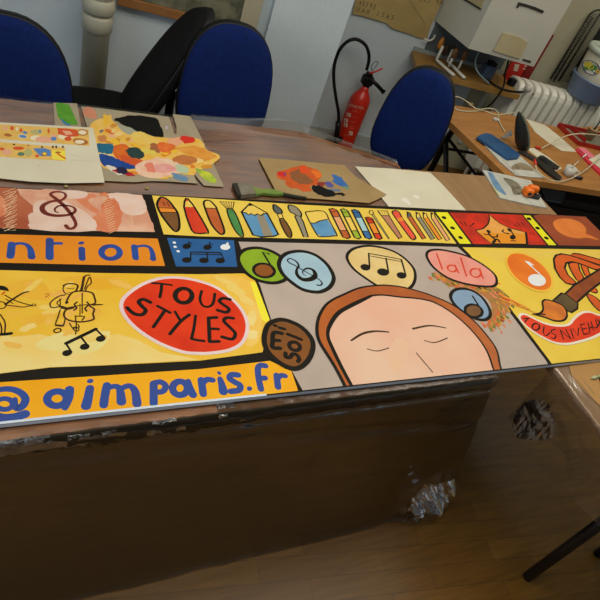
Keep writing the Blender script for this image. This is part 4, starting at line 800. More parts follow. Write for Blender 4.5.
M_or = mat('orange_plastic', (236, 116, 18), .4, (228, 104, 14), 30)
obj('casing', MB().box((-.016, -.002, .018), (.040, .040, .034), .009).box((.012, .014, .022), (.050, .030, .040), .010), M_or, tm, local=True)
obj('dial', MB().lathe([(.001, 0), (.0085, 0), (.0085, .003), (.004, .004), (.001, .004)], (-.018, -.0225, .019), 18, (0, -1, 0)), mat('black_plastic', (20, 20, 20), .4), tm, local=True)
obj('base_grip', MB().box((.018, -.004, .007), (.048, .034, .014), .004).box((.03, -.010, .016), (.03, .012, .008), .003), mat('black_plastic', (20, 20, 20), .4), tm, local=True)
# bottom right: things on the tan table
t = thing('paint_brush', 'pale green brush lying on the tan table at the right edge below the board', 'paint brush', tuple(P(600, 378, Z_T)))
obj('handle', MB().tube([P(597, 377, Z_T+.007), P(608, 374, Z_T+.007), P(640, 366, Z_T+.007)], .004, 10), mat('pale_green_handle', (150, 162, 112), .4), t)
obj('tip', MB().lathe([(.002, 0), (.006, .008), (.0065, .016), (.003, .026), (.001, .028)], P(597.5, 377, Z_T+.0075), 12, P(590, 378.5, Z_T+.007)-P(597.5, 377, Z_T+.007)), mat('pale_bristle', (176, 178, 130), .6), t)
o = obj('black_case', MB().prism([tuple(P(x, y, Z_T)[:2]) for x, y in ((598, 380), (620, 372), (636, 392), (606, 398))], Z_T+.0045, Z_T+.018), mat('black_plastic', (20, 20, 20), .4)); o.data.name = 'case'
tag(o, 'small flat black case at the right edge of the tan table', 'case')
o = obj('cardboard_sheet', MB().prism([tuple(P(x, y, Z_T+.003)[:2]) for x, y in ((573, 381), (608, 413), (650, 400), (640, 345), (597, 362), (569, 366))], Z_T+.001, Z_T+.004), mat('ochre_card', (176, 132, 72), .6, (166, 122, 64), 6)); tag(o, 'ochre cardboard sheet on the tan table below the board', 'cardboard')

# ================================================================== THINGS ON THE DESK
zd = Z_T
t = thing('dark_filler_box', 'black box added to fill the dark space under the desk', 'filler box', (2.83, 1.93, 0), PHI)  # black box added to darken the space under the desk
obj('body', MB().box((-.02, .0, .29), (.86, .42, .56), .004), mat('filler_black', (14, 14, 15), .6), t, local=True)
obj('filler_front', MB().box((0, -.218, .40), (.74, .014, .26), .003), mat('filler_black', (14, 14, 15), .6), t, local=True)
obj('filler_front', MB().box((0, -.218, .13), (.74, .014, .24), .003), mat('filler_black', (14, 14, 15), .6), t, local=True)
o = obj('tablet_case', flat3(MB(), [(476.6, 137.8), (480, 135.4), (486, 133.8), (491, 135), (506, 145), (520, 155.4), (517.6, 158.6), (507.4, 159.6), (492, 148.6)], zd+.007, zd+.017), mat('blue_case', (26, 78, 124), .55, (22, 70, 114), 20)); tag(o, 'flat blue case lying at the left end of the desk', 'case')
o = obj('newspaper', flat3(MB(), [(484.6, 145), (506, 156), (521, 157), (543.6, 178.2), (530, 177.4), (516.4, 175.6), (500, 162)], zd+.001, zd+.006), mat('newsprint', (190, 190, 178), .8))
a = Art(zd+.0062); a.poly(c(480, 120, 7.5, [(235, 350), (290, 320), (345, 330), (405, 375), (380, 382), (300, 372), (250, 370)]), kk('news_photo2', (120, 104, 80), (150, 136, 110)), 2); a.stroke(c(480, 120, 7.5, [(170, 300), (285, 410)]), .9, kk('news_red', (120, 34, 34))); on(o, 'newsprint_pictures', a)
tag(o, 'folded newspaper on the desk half under the blue case', 'newspaper')
o = obj('paper_sheet', flat3(MB(), [(526, 119), (545, 125), (560, 137), (577, 152), (562, 151), (549, 143), (535, 132)], zd+.0005, zd+.0015), M_paper); tag(o, 'long white paper sheet on the desk near the radiator', 'paper sheet')
o = obj('paper_sheet', flat3(MB(), [(526, 148.4), (534, 148.2), (548, 157), (562, 168.4), (556, 171), (541, 160)], zd+.0005, zd+.0015), M_paper); tag(o, 'white paper slip on the desk under the small black phone', 'paper sheet')
t = thing('mobile_phone', 'small black phone lying on a white slip on the desk', 'phone', tuple(P(549, 162, zd)))
obj('body', flat3(MB(), [(538, 157), (540.6, 155.8), (543.6, 156.4), (559.4, 167.4), (557.6, 169.4), (551.6, 168.6)], zd+.0018, zd+.009), mat('black_plastic', (20, 20, 20), .4), t)
obj('screen', flat3(MB(), [(541, 158), (545, 158), (552.4, 164), (549, 164)], zd+.0092, zd+.0098), mat('dark_screen', (34, 38, 40), .15), t)
t = thing('utility_cutter', 'long black cutter lying on the desk in front of the upright device', 'cutter', tuple(P(540, 167, zd)))
obj('handle', flat3(MB(), [(534.6, 161), (540, 160.8), (551, 168.6), (561.6, 178.4), (560, 180.6), (556.6, 179.6), (545, 171.4)], zd+.001, zd+.012), mat('black_plastic', (20, 20, 20), .4), t)
obj('shaft', flat3(MB(), [(517.6, 151.6), (524, 151), (539.8, 160.8), (535, 161.6)], zd+.001, zd+.009), mat('grey_black_plastic', (40, 38, 36), .45), t)
o = obj('blue_folder', flat3(MB(), [(541, 188), (566, 193), (561, 203), (546, 200)], .571, .575), mat('pale_blue_card', (120, 144, 168), .6)); tag(o, 'pale blue folder in the dark under the desk beside the tan table', 'folder')
# upright dark device
bpt = P(521.5, 150, zd); tp = W(519.4, 111.5, bpt.dot(N)+.01)
hgt = tp.z-zd
ax = tp-bpt; t = thing('desktop_device', 'black teardrop shaped device standing tilted on the desk with a grey stand', 'device', tuple(bpt))
wx = RT.copy(); wx.z = 0; wx.normalize(); wy = Vector((-wx.y, wx.x, 0))
rings = []; prof_ = [(.005, .40), (.05, .70), (.16, .95), (.35, 1.0), (.55, .92), (.74, .72), (.88, .46), (.96, .24), (1, .05)]
for zf, wf in prof_:
    cc_ = bpt+ax*zf+wx*(.006*math.sin(zf*3.1)); rings.append([cc_+wx*math.cos(2*math.pi*i/24)*.039*wf+wy*(math.sin(2*math.pi*i/24)*.030*wf)+Vector((0, 0, .001)) for i in range(24)])
obj('housing', MB().loops(rings), mat('device_black', (26, 28, 26), .4, spec=.5), t)
obj('grey_rim', MB().tube([bpt+ax*zf+wx*(.006*math.sin(zf*3.1)+.034*wf)-wy*.014*wf for zf, wf in prof_[1:-1]], .006, 8, sub=2), mat('device_grey', (104, 110, 94), .4), t)
q0 = P(500.5, 138.2, zd+.002); q1 = P(511, 129.6, zd+.05); q2 = P(512.5, 136, zd+.03); q3 = P(508, 139.5, zd+.002)
mb = MB(); nn = Vector((.003, .003, 0)); mb.add([q0-nn, q1-nn, q2-nn, q0+nn, q1+nn, q2+nn], [[0, 1, 2], [5, 4, 3], [0, 3, 4, 1], [1, 4, 5, 2], [2, 5, 3, 0]]); obj('stand', mb, mat('silver_plastic', (120, 122, 122), .35), t)
# red box with the pot
bA = P(557, 126.5, zd); bB = P(577, 145, zd); dB = (bB-bA); dF = Vector((math.cos(PHI), math.sin(PHI), 0)); LB = dB.length
t = thing('red_desk_tray', 'open red tray with a divider standing on the desk against the radiator side', 'tray', tuple(bA))
M_red = mat('red_tray', (170, 34, 24), .45, (156, 28, 22), 10)
def wallseg(mb, p, q_, h, th=.004):
    n_ = (q_-p).cross(Vector((0, 0, 1))).normalized()*th; mb.add([p, q_, q_+n_, p+n_]+[v+Vector((0, 0, h)) for v in (p, q_, q_+n_, p+n_)], [[0, 3, 2, 1], [4, 5, 6, 7], [0, 1, 5, 4], [1, 2, 6, 5], [2, 3, 7, 6], [3, 0, 4, 7]])
bC = bB+dF*.34; bD = bA+dF*.34; up_ = Vector((0, 0, .001))
mb = MB(); 
for p_, q_ in ((bA, bB), (bB, bC), (bC, bD), (bD, bA)): wallseg(mb, p_+up_, q_+up_, .022)
obj('side_wall', mb, M_red, t)
mb = MB(); mb.add([v+up_ for v in (bA, bB, bC, bD)]+[v+up_*3 for v in (bA, bB, bC, bD)], [[3, 2, 1, 0], [4, 5, 6, 7], [0, 1, 5, 4], [1, 2, 6, 5], [2, 3, 7, 6], [3, 0, 4, 7]]); obj('bottom', mb, mat('tray_grey', (120, 118, 100), .6), t)
mb = MB(); wallseg(mb, bA+dF*.085+dB*.03+up_*4, bB+dF*.085-dB*.25+up_*4, .022); obj('divider', mb, M_red, t)
pp = bA*.58+bB*.42+dF*.15+up_*4
t = thing('brush_pot', 'tan paper pot holding brushes in the red tray', 'pot', tuple(pp))
obj('pot', MB().lathe([(.022, 0), (.030, .055), (.033, .056), (.033, .062), (.028, .062), (.020, .004), (.001, .003)], (0, 0, 0), 22), mat('tan_pot', (170, 136, 92), .7), t, local=True)
for k in range(4):
    dx_ = Vector((.018*math.cos(k*1.7), .014*math.sin(k*1.7), 0)); tb = thing('paint_brush', ['dark green handled brush leaning left in the tan pot', 'white brush standing in the tan pot', 'dark brush leaning right in the tan pot', 'red tipped dark brush in the tan pot'][k], 'paint brush', tuple(pp+up_*8))
    obj('handle', MB().tube([dx_*.5, dx_*1.6+Vector((.03*(k-1), .0, .12+.015*k))], .0035, 8), mat('pot_brush_%d' % k, [(34, 56, 40), (190, 190, 180), (28, 32, 28), (60, 30, 26)][k], .4), tb, local=True)
    e_ = dx_*1.6+Vector((.03*(k-1), 0, .12+.015*k)); obj('bristles', MB().lathe([(.004, 0), (.007, .012), (.004, .03), (.001, .034)], e_, 10, dx_*1.1+Vector((.03*(k-1), 0, .12))), mat('pot_bristle_%d' % k, [(26, 46, 34), (60, 66, 50), (22, 26, 24), (140, 30, 24)][k], .7), tb, local=True)
o = obj('pink_folder', flat3(MB(), [(575.4, 149.6), (579, 149), (600, 170), (640, 200), (640, 210), (600, 174.6), (590, 165)], zd+.0005, zd+.010), mat('crimson_folder', (206, 44, 62), .5)); tag(o, 'crimson edge of a folder on the right of the desk', 'folder')
o = obj('pink_note', flat3(MB(), [(577.6, 147.4), (584.4, 147.8), (595, 156.8), (589.6, 158)], zd+.012, zd+.014), mat('pink_paper', (226, 116, 132), .6)); tag(o, 'bright pink note lying on the crimson folder', 'note')
o = obj('paper_sheet', flat3(MB(), [(588.6, 159.4), (600, 153.6), (640, 150), (640, 195), (600, 168)], zd+.0105, zd+.0118), M_paper); tag(o, 'white sheet lying on the crimson folder at the right edge', 'paper sheet')
# mug with spoon
mb_ = P(566.8, 175.2, zd); t = thing('coffee_cup', 'small white cup standing near the front edge of the desk', 'cup', tuple(mb_), PHI)
M_por = mat('white_porcelain', (206, 204, 192), .25)
obj('cup', MB().lathe([(.015, .0005), (.021, .004), (.026, .022), (.0265, .043), (.0245, .043), (.023, .022), (.018, .006), (.001, .005)], (0, 0, 0), 26), M_por, t, local=True)
obj('handle', MB().tube([(.024, -.006, .034), (.040, -.010, .034), (.043, -.011, .020), (.034, -.008, .010), (.023, -.005, .010)], .0035, 8, sub=4), M_por, t, local=True)
s0 = P(571, 168, zd+.040); s1 = P(582.6, 157.6, zd+.085)
t = thing('teaspoon', 'bright metal spoon sticking out of the white cup', 'spoon', tuple(mb_))
M_met = mat('polished_steel', (214, 210, 200), .25, metal=1)
s_in = mb_+Vector((.004, .003, .010)); obj('handle', MB().tube([s_in, s0, s1], .0022, 8), M_met, t)
obj('bowl', MB().lathe([(.001, 0), (.004, .004), (.0052, .014), (.003, .026), (.001, .03)], s1, 12, s1-s0), M_met, t)
o = obj('marker_cap', MB().tube([P(575.5, 177, zd+.008), P(582, 178.6, zd+.008)], .0075, 12), mat('violet_black', (26, 20, 44), .4)); tag(o, 'small dark violet cap lying behind the white cup', 'cap')
# leads
M_lead = mat('cream_lead', (196, 190, 160), .5); M_rp = mat('red_plug', (206, 44, 24), .4); M_wp = mat('white_plug', (204, 204, 196), .4)
def lead(px, r, label, name='cable', mt=M_lead, cat='cable', sub=6):
    pts = [P(p[0], p[1], zd+.004+(p[2] if len(p) > 2 else 0)) for p in px]
    o = obj(name, MB().tube(pts, r, 8, sub=sub), mt); return tag(o, label, cat)
L1 = lead([(541, 149, .0), (550, 143.6, .02), (566, 136, .05), (580, 133.8, .07), (600, 135.4, .06), (630, 140, .03)], .0028, 'cream cable rising from a red plug and arching over the red tray')
o = obj('plug', MB().tube([P(540.5, 148.6, zd+.006), P(536, 146.6, zd+.010)], .006, 12), M_rp); tag(o, 'red plug on the desk in front of the upright device', 'plug')
L2 = lead([(535.4, 163.6, .018), (537, 170, .012), (544, 176.4, .01), (553.6, 181, .024), (567, 180, .01), (583, 171.8, .02), (600, 157.6, .03), (620, 140, .04)], .0026, 'cream cable looping along the front edge of the desk around the white cup')
o = obj('plug', MB().tube([P(534.4, 160, zd+.026), P(535.6, 164.4, zd+.024)], .0065, 12), M_rp); tag(o, 'red and white plug lying over the black cutter', 'plug')
lead([(449, 104), (458, 110), (470, 111.4), (484, 111), (496, 115), (506, 114), (514, 112.6)], .0028, 'cream cable lying along the back of the desk towards the radiator')
lead([(450, 97, .06), (458, 97, .05), (466, 101, .02), (477, 109, .01), (490, 108.4, .02), (497, 111.4), (499.6, 122), (504.6, 131.4)], .0028, 'cream cable curling over the desk down to the grey stand')
o = obj('cable_tag', MB().box(P(496, 119.4, zd+.007), (.026, .020, .010), .001), M_wp); tag(o, 'small white tag clipped on the cable at the back of the desk', 'tag')
o = obj('plug', MB().box(P(470.6, 104.4, zd+.008), (.03, .02, .014), .003), mat('brown_plug', (134, 104, 66), .5)); tag(o, 'small brown plug at the back corner of the desk', 'plug')
# ================================================================== CHAIRS
M_cb = mat('blue_fabric', (5, 30, 88), .9, (4, 25, 78), 60, bump=.2, bscale=400, spec=.2); M_bk = mat('black_fabric', (8, 8, 9), .8, spec=.2, bump=.2, bscale=300)
M_shell = mat('black_shell', (13, 13, 14), .5, spec=.25)
def outline(a, b, n=40, ex=2.5, top=.10):
    out = []
    for i in range(n):
        t = 2*math.pi*i/n; x = a*math.copysign(abs(math.cos(t))**(2/ex), math.cos(t)); z = b*math.copysign(abs(math.sin(t))**(2/ex), math.sin(t))
        out.append((x*(1-top*z/b), z))
    return out
def back_rings(ol, prof, curve, zc, y0, rec):
    rings = []
    for s, y in prof:
        rg = []
        for x, z in ol:
            X, Z = x*s, z*s; Y = y+curve*X*X*-1; Y2 = y0+Y+(Z)*math.tan(rec); rg.append((X, Y2, zc+Z))
        rings.append(rg)
    return rings
def make_chair(label, loc, rz, fab, zc=.75, a=.205, b=.245, rec=.10, seat_z=.47, top=.10, thick=.045, seat=(.45, .43), group=None, seat_y=-.02):
    t = thing('office_chair', label, 'chair', loc, rz, group)
    ol = outline(a, b, top=top)
    obj('back_cushion', MB().loops(back_rings(ol, [(1.0, 0), (1.0, -.012), (.975, -.028), (.9, -.038), (.6, -.043), (.25, -.044), (.01, -.044)], .5, zc, .21, rec)), fab, t, local=True)
    ol2 = outline(a+.005, b+.005, top=top)
    obj('back_shell', MB().loops(back_rings(ol2, [(.985, -.006), (1.0, .002), (1.0, thick*.5), (.94, thick*.8), (.6, thick), (.01, thick)], .5, zc, .212, rec)), M_shell, t, local=True)
    sw, sd = seat
    so = outline(sw/2, sd/2, ex=3.2, top=-.04)
    def sr(prof): return [[(x*s, y*s+seat_y, z) for x, y in so] for s, z in prof]
    obj('seat', MB().loops(sr([(.01, seat_z-.045), (.97, seat_z-.045), (1.0, seat_z-.03), (1.0, seat_z-.012), (.96, seat_z), (.8, seat_z+.008), (.3, seat_z+.006), (.01, seat_z+.006)])), fab, t, local=True)
    obj('back_bar', MB().tube([(0, .02, seat_z-.06), (0, .20, seat_z-.06), (0, .265, seat_z-.02), (0, .27, seat_z+.10), (0, .215+.02+.05*rec+thick*.6, zc-.08)], .018, 10, sub=3), M_shell, t, local=True)
    obj('gas_column', MB().lathe([(.026, .10), (.026, .26), (.016, .265), (.016, seat_z-.065), (.07, seat_z-.06), (.07, seat_z-.046)], (0, 0, 0), 18), M_shell, t, local=True)
    for k in range(5):
        an = 2*math.pi*k/5-.33+(.3 if rz < -1 else 0); d_ = Vector((math.cos(an), math.sin(an), 0))
        lg = obj('star_leg', MB().tube([d_*.02+Vector((0, 0, .12)), d_*.16+Vector((0, 0, .10)), d_*.27+Vector((0, 0, .072))], .016, 8), M_shell, t, local=True)
        q_ = Vector((-d_.y, d_.x, 0)); mb = MB().tube([d_*.27-q_*.018+Vector((0, 0, .026)), d_*.27+q_*.018+Vector((0, 0, .026))], .025, 14)
        obj('caster', mb, M_shell, lg, local=True)
    return t
make_chair('blue office chair at the left edge of the picture, behind the long table', (.012, 1.90, 0), 0, M_cb, zc=.64, b=.24, a=.222, top=.10)
make_chair('blue office chair in front of the black one, behind the middle of the long table', (.796, 1.96, 0), math.radians(-4), M_cb, zc=.712, b=.25, a=.182, top=.06)
make_chair('blue office chair beside the red fire extinguisher, turned towards the desk', (1.53, 1.90, 0), math.radians(-40), M_cb, zc=.725, b=.245, a=.152, rec=.03, top=.08, thick=.065)
make_chair('black office chair turned sideways between the two blue chairs on the left', (.375, 2.325, 0), math.radians(-92), M_bk, zc=.665, b=.285, a=.14, rec=.44, seat_z=.48, top=.15, thick=.05, seat=(.38, .40))

# ================================================================== ON AND BY THE WALLS
M_pipe = mat('cream_pipe_paint', (176, 172, 152), .5, (166, 162, 142), 12, bump=.1)
pc_ = W(97, 25, 2.64)
t = thing('drain_pipe', 'vertical cream painted drain pipe with two raised collars on the left wall', 'pipe', (pc_.x, pc_.y, 0))
obj('pipe', MB().lathe([(.054, 0), (.054, 2.7)], (0, 0, 0), 32), M_pipe, t, local=True)
def zat(y): return W(97, y, 2.60).z
obj('collar', MB().lathe([(.055, zat(34)), (.060, zat(33)), (.062, zat(19)), (.058, zat(17.5)), (.055, zat(17))], (0, 0, 0), 32), M_pipe, t, local=True)
obj('collar', MB().lathe([(.056, zat(16)), (.064, zat(13)), (.066, zat(7)), (.062, zat(2)), (.055, zat(0))], (0, 0, 0), 32), M_pipe, t, local=True)
# framed picture
NW = 2.748
t = thing('framed_picture', 'wood framed picture with a mossy grey green image high on the left wall', 'picture', tuple(R(.22, 2.73, .77)), PHI)
obj('bottom_rail', rbox(MB(), -.04, .475, 2.715, NW, .775, .812, .002), mat('oak_rail', (150, 102, 56), .5, (138, 92, 48), 5, (3, 14, 14)), t)
obj('canvas', rbox(MB(), -.04, .475, 2.728, NW, .813, 1.30), mat('mossy_canvas', (120, 116, 92), .8, (74, 76, 58), 14, contrast=(.4, .6), detail=8), t)
obj('side_stile', rbox(MB(), .476, .555, 2.722, NW, .80, 1.30, .001), mat('beige_stile', (172, 164, 138), .6), t)
# kraft poster
NPo = 3.386
po = [(343, -60), (355.8, -1), (352.4, 14), (361.7, 15.8), (375, 19.6), (386.7, 23.2), (391.8, 28.2), (400, 31), (410, 34), (418, 37.6), (426.8, 39), (431, 26), (443.6, -1), (462, -40)]
po = [(372, -60)]+po[1:]
def slab(pts, n_, th, mt=None):
    f_ = [W(x, y, n_) for x, y in pts]; b_ = [p+N*th for p in f_]; k = len(f_); mb = MB(); mb.add(f_+b_, [list(range(k)), list(range(k, 2*k))[::-1]]+[[i, k+i, k+(i+1) % k, (i+1) % k] for i in range(k)], mt); return mb
wa = Art(0, 0, lambda x, y, z: W(x, y, NPo-.0006-z*.02)); wa.proj2 = True
M_pen = mat('pen_ink', (58, 46, 30), .7)
GL = {'D': [[(0, 0), (0, 1), (.7, .8), (.7, .2), (0, 0)]], '4': [[(.6, 1), (.6, 0), (0, .65), (.8, .65)]], '5': [[(.7, 0), (0, 0), (0, .45), (.7, .55), (.6, 1), (0, 1)]], '1': [[(.3, 0), (.3, 1)]], '9': [[(.7, .4), (0, .4), (0, 0), (.7, 0), (.6, 1)]], '2': [[(0, .1), (.6, 0), (.7, .4), (0, 1), (.8, 1)]],
      'U': [[(0, 0), (0, .9), (.6, 1), (.7, 0)]], 'A': [[(0, 1), (.4, 0), (.8, 1)], [(.2, .6), (.6, .6)]], 'G': [[(.7, .1), (.1, .1), (0, .8), (.7, 1), (.7, .5), (.4, .5)]], '3': [[(0, 0), (.7, .1), (.3, .5), (.7, .8), (0, 1)]], 'S': [[(.7, 0), (0, .2), (.7, .7), (0, 1)]], ' ': []}
def scribe(txt, x, y, dx, dy, h, hx, hy, w_):
    for i, ch in enumerate(txt):
        for st_ in GL.get(ch, []): wa.stroke([(x+dx*(i+px*.62)+hx*h*py, y+dy*(i+px*.62)+hy*h*py) for px, py in st_], w_, M_pen, smooth=0)
scribe('D 45192', 352.4+.4, -1.6, 3.6, 1.0, 4.2, -.35, 1, .9)
scribe('UAG 13AS', 358, 7.0, 4.9, 1.15, 4.2, -.35, 1, .9)
scribe('313 9AS', 421, -3, 4.0, .5, 4.4, -.35, 1, .9)
wa.stroke([(409, 0), (416, 10), (425, 24)], .45, M_pen)
m0 = slab(po, NPo, .002); m0.mats = [mat('kraft_paper', (178, 154, 98), .8, (164, 140, 86), 8)]; join(m0, wa)
o = obj('kraft_poster', m0); tag(o, 'torn brown paper poster with handwriting on the wall above the fire extinguisher', 'poster')
# fire extinguisher
ec = R(1.395, 3.30, 0); t = thing('fire_extinguisher', 'red fire extinguisher with a black hose standing on the floor by the pillar', 'fire extinguisher', (ec.x, ec.y, 0), PHI)
M_er = mat('extinguisher_red', (196, 40, 22), .28, (188, 34, 20), 3); ER = .064
obj('cylinder', MB().lathe([(.050, 0), (ER-.002, .012), (ER, .03), (ER, .345), (ER*.96, .372), (ER*.80, .400), (ER*.52, .424), (.024, .440), (.021, .470)], (0, 0, 0), 40), M_er, t, local=True)
def loc_e(p): return (Matrix.Translation(ec)@Matrix.Rotation(PHI, 4, 'Z')).inverted()@p
hd = obj('valve_head', MB().box((-.005, 0, .497), (.070, .055, .055), .012).lathe([(.024, .462), (.024, .48)], (0, 0, 0), 20).box((-.008, 0, .532), (.040, .034, .026), .008), M_shell, t, local=True)
g0, g1, g2 = loc_e(W(369, 78, 3.28)), loc_e(W(376, 84, 3.27)), loc_e(W(383, 91.5, 3.26))
obj('carry_handle', MB().tube([g0, g1, g2], .0115, 10).tube([g2, g2+(g2-g1)*.12], .0145, 10), M_shell, hd, local=True)
obj('squeeze_lever', MB().tube([loc_e(W(369.5, 73.6, 3.27)), loc_e(W(376, 71.4, 3.27)), loc_e(W(382.6, 68.6, 3.27))], .0055, 8), M_er, hd, local=True)
obj('pin_ring', MB().tube([loc_e(W(x, y, 3.27)) for x, y in ((371.5, 71), (371.4, 66.4), (374, 62.4), (377.2, 61.4), (377.6, 64), (374.6, 68), (372, 71))], .0025, 6, sub=4), mat('ring_grey', (110, 118, 116), .4, metal=.4), hd, local=True)
obj('hose', MB().tube([loc_e(W(x, y, n_)) for x, y, n_ in ((366.6, 70, 3.27), (368.6, 62, 3.27), (368.8, 54, 3.27), (365.4, 45, 3.27), (357, 39.4, 3.27), (348, 41.2, 3.27), (339.6, 50, 3.27), (334.6, 64, 3.27), (333.8, 80, 3.26), (336, 98, 3.25), (338.4, 112, 3.25), (338.6, 124, 3.25))], .0095, 12, sub=6), M_shell, t, local=True)
obj('nozzle', MB().tube([loc_e(W(338.4, 122, 3.25)), loc_e(W(337.4, 130, 3.25)), loc_e(W(335, 146, 3.25))], .0165, 12).box(loc_e(W(340, 139, 3.25)), (.03, .02, .03), .004), M_shell, t, local=True)
def cyl_hit(x, y, r):
    d_ = ray(x, y).normalized(); o_ = CAM-ec; a_ = d_.x**2+d_.y**2; b_ = 2*(o_.x*d_.x+o_.y*d_.y); c_ = o_.x**2+o_.y**2-r*r; D_ = b_*b_-4*a_*c_
    if D_ < 0: D_ = 0
    return CAM+d_*((-b_-math.sqrt(D_))/(2*a_))
la = Art(0, 0, lambda x, y, z: cyl_hit(x, y, ER+.0006+z)); la.proj2 = True
M_lw = mat('label_white', (206, 186, 166), .5); M_lr = mat('label_pale_red', (206, 96, 74), .5)
z8 = lambda pts: c(340, 95, 13.333, pts)
for x, y in ((95, 235), (60, 310), (55, 370), (122, 480)): la.poly(z8([(x, y), (x+22, y+3), (x+17, y+28), (x-5, y+24)]), M_lw); la.poly(z8([(x+26, y+6), (x+50, y+12), (x+42, y+62), (x+18, y+56)]), M_lw); la.poly(z8([(x-4, y+32), (x+12, y+36), (x+6, y+54), (x-10, y+50)]), M_lw)
for k in range(9): la.stroke(z8([(105+k*24, 128+k*6), (115+k*24, 112+k*6), (122+k*24, 150+k*6)]), .55, M_lw, smooth=0)
la.stroke(z8([(168, 190), (220, 200), (290, 212)]), .45, M_lr); 
for y in (215, 285, 355, 415, 440): la.stroke(z8([(165-(y-215)*.18, y), (215-(y-215)*.18, y+8), (275-(y-215)*.2, y+20)]), .6, M_lr)
la.poly(z8([(78, 85), (90, 88), (30, 330), (18, 325)]), M_lw); la.stroke(z8([(-2, 515), (60, 532), (140, 545), (215, 552)]), .4, M_lr)
obj('label', la, M_lw, t)
# boiler
def onU(x, y, u_):                       # point of the boiler's slanting left side
    a_, b_ = R(1.768, 3.05, 0), R(1.684, 3.395, 0); n_ = Vector((0, 0, 1)).cross(b_-a_).normalized(); r_ = ray(x, y)
    return CAM+r_*((n_.dot(a_-Vector((0, 0, 0)))+(1.768-u_)*1.0)/r_.dot(n_))
t = thing('wall_boiler', 'white box shaped boiler hung on the wall above the shelf', 'boiler', tuple(R(1.985, 3.2, .89)), PHI)
M_boil = mat('boiler_enamel', (184, 184, 172), .4, (178, 178, 166), 3)
obj('casing', MB().prism([tuple(R(u_, n_, 0)[:2]) for u_, n_ in ((1.768, 3.05), (2.206, 3.05), (2.206, 3.395), (1.684, 3.395))], .889, 1.70), M_boil, t)
def patch(pts, n_, th): return slab(pts, n_-th, th)
obj('air_slot', patch(c(500, 0, 6, [(112, 14), (160, 26), (215, 44), (266, 66), (256, 82), (210, 62), (160, 44), (118, 34), (106, 50), (98, 46)]), 3.0498, .004), mat('slot_dark', (40, 38, 32), .5), t)
obj('cover_flap', patch(c(430, 20, 6, [(440, 78), (470, 84), (540, 104), (586, 134), (575, 165), (540, 234), (460, 210), (380, 184), (415, 125)]), 3.0498, .008), mat('cream_flap', (180, 170, 134), .5, (172, 160, 124), 6), t)
obj('badge', patch([(523, 58.8), (531.4, 61), (530.6, 63.2), (522.6, 60.8)], 3.0498, .002), mat('badge_dark', (60, 44, 40), .5), t)
def uslab(pts, u_, th, mt=None):
    f_ = [onU(x, y, u_-th) for x, y in pts]; b_ = [p+U*th for p in f_]; k = len(f_); mb = MB(); mb.add(f_+b_, [list(range(k))[::-1], list(range(k, 2*k))]+[[i, (i+1) % k, k+(i+1) % k, k+i] for i in range(k)], mt); return mb
obj('side_panel', uslab([(463, -2), (480.6, 8.8), (485, -2)], 1.7678, .003), mat('panel_cream', (170, 158, 120), .5), t)
obj('panel_edge', uslab([(462, -1), (480.2, 10), (480.8, 8.2), (464, -2)], 1.7645, .003), mat('slot_dark', (40, 38, 32), .5), t)
# red sign box behind
t = thing('red_sign', 'red sign with white curls on the wall half behind the boiler and radiator', 'sign', tuple(R(2.37, 3.39, .66)), PHI)
obj('dark_edge', rbox(MB(), 2.402, 2.458, 3.378, 3.3855, .66, 1.0), mat('sign_dark_red', (120, 20, 20), .5), t)
sa = Art(0, 0, lambda x, y, z: W(x, y, 3.3852-z)); sa.proj2 = True
M_sw = mat('sign_white', (206, 190, 168), .5)
for pts in ([(150, 395), (165, 402), (176, 412)], [(140, 412), (158, 418), (172, 430)], [(146, 430), (158, 440), (150, 456)], [(168, 420), (170, 440), (160, 455)]): sa.stroke(c(500, 0, 6, pts), 2.0, M_sw)
sa.poly(c(500, 0, 6, [(90, 382), (118, 388), (104, 430), (80, 424)]), M_sw)
m0 = rbox(MB(), 2.285, 2.455, 3.386, 3.399, .66, 1.0); m0.mats = [mat('sign_red', (190, 36, 26), .45)]; join(m0, sa); obj('panel', m0, None, t)
# shelf
t = thing('wall_shelf', 'low wooden wall shelf with a rounded end under the boiler', 'shelf', tuple(R(1.93, 3.3, .66)), PHI)
sp = [(1.625, 3.385), (1.575, 3.16), (1.585, 3.12), (1.62, 3.10), (2.262, 3.10), (2.262, 3.385)]
obj('board', MB().prism([tuple(R(u_, n_, 0)[:2]) for u_, n_ in sp], .672, .700), mat('shelf_wood', (158, 120, 60), .5, (140, 104, 50), 4, (3, 3, 3)), t)
obj('back_strip', rbox(MB(), 1.63, 2.262, 3.386, 3.3985, .700, .722), mat('pale_strip', (140, 150, 146), .5), t)
M_wb = mat('white_bracket', (196, 196, 186), .45)
for u_ in (1.74, 1.90, 2.235): obj('bracket', rbox(MB(), u_-.010, u_+.010, 3.380, 3.399, .20, .671).v and rbox(rbox(MB(), u_-.010, u_+.010, 3.380, 3.399, .20, .671), u_-.006, u_+.006, 3.18, 3.379, .650, .671), M_wb, t)
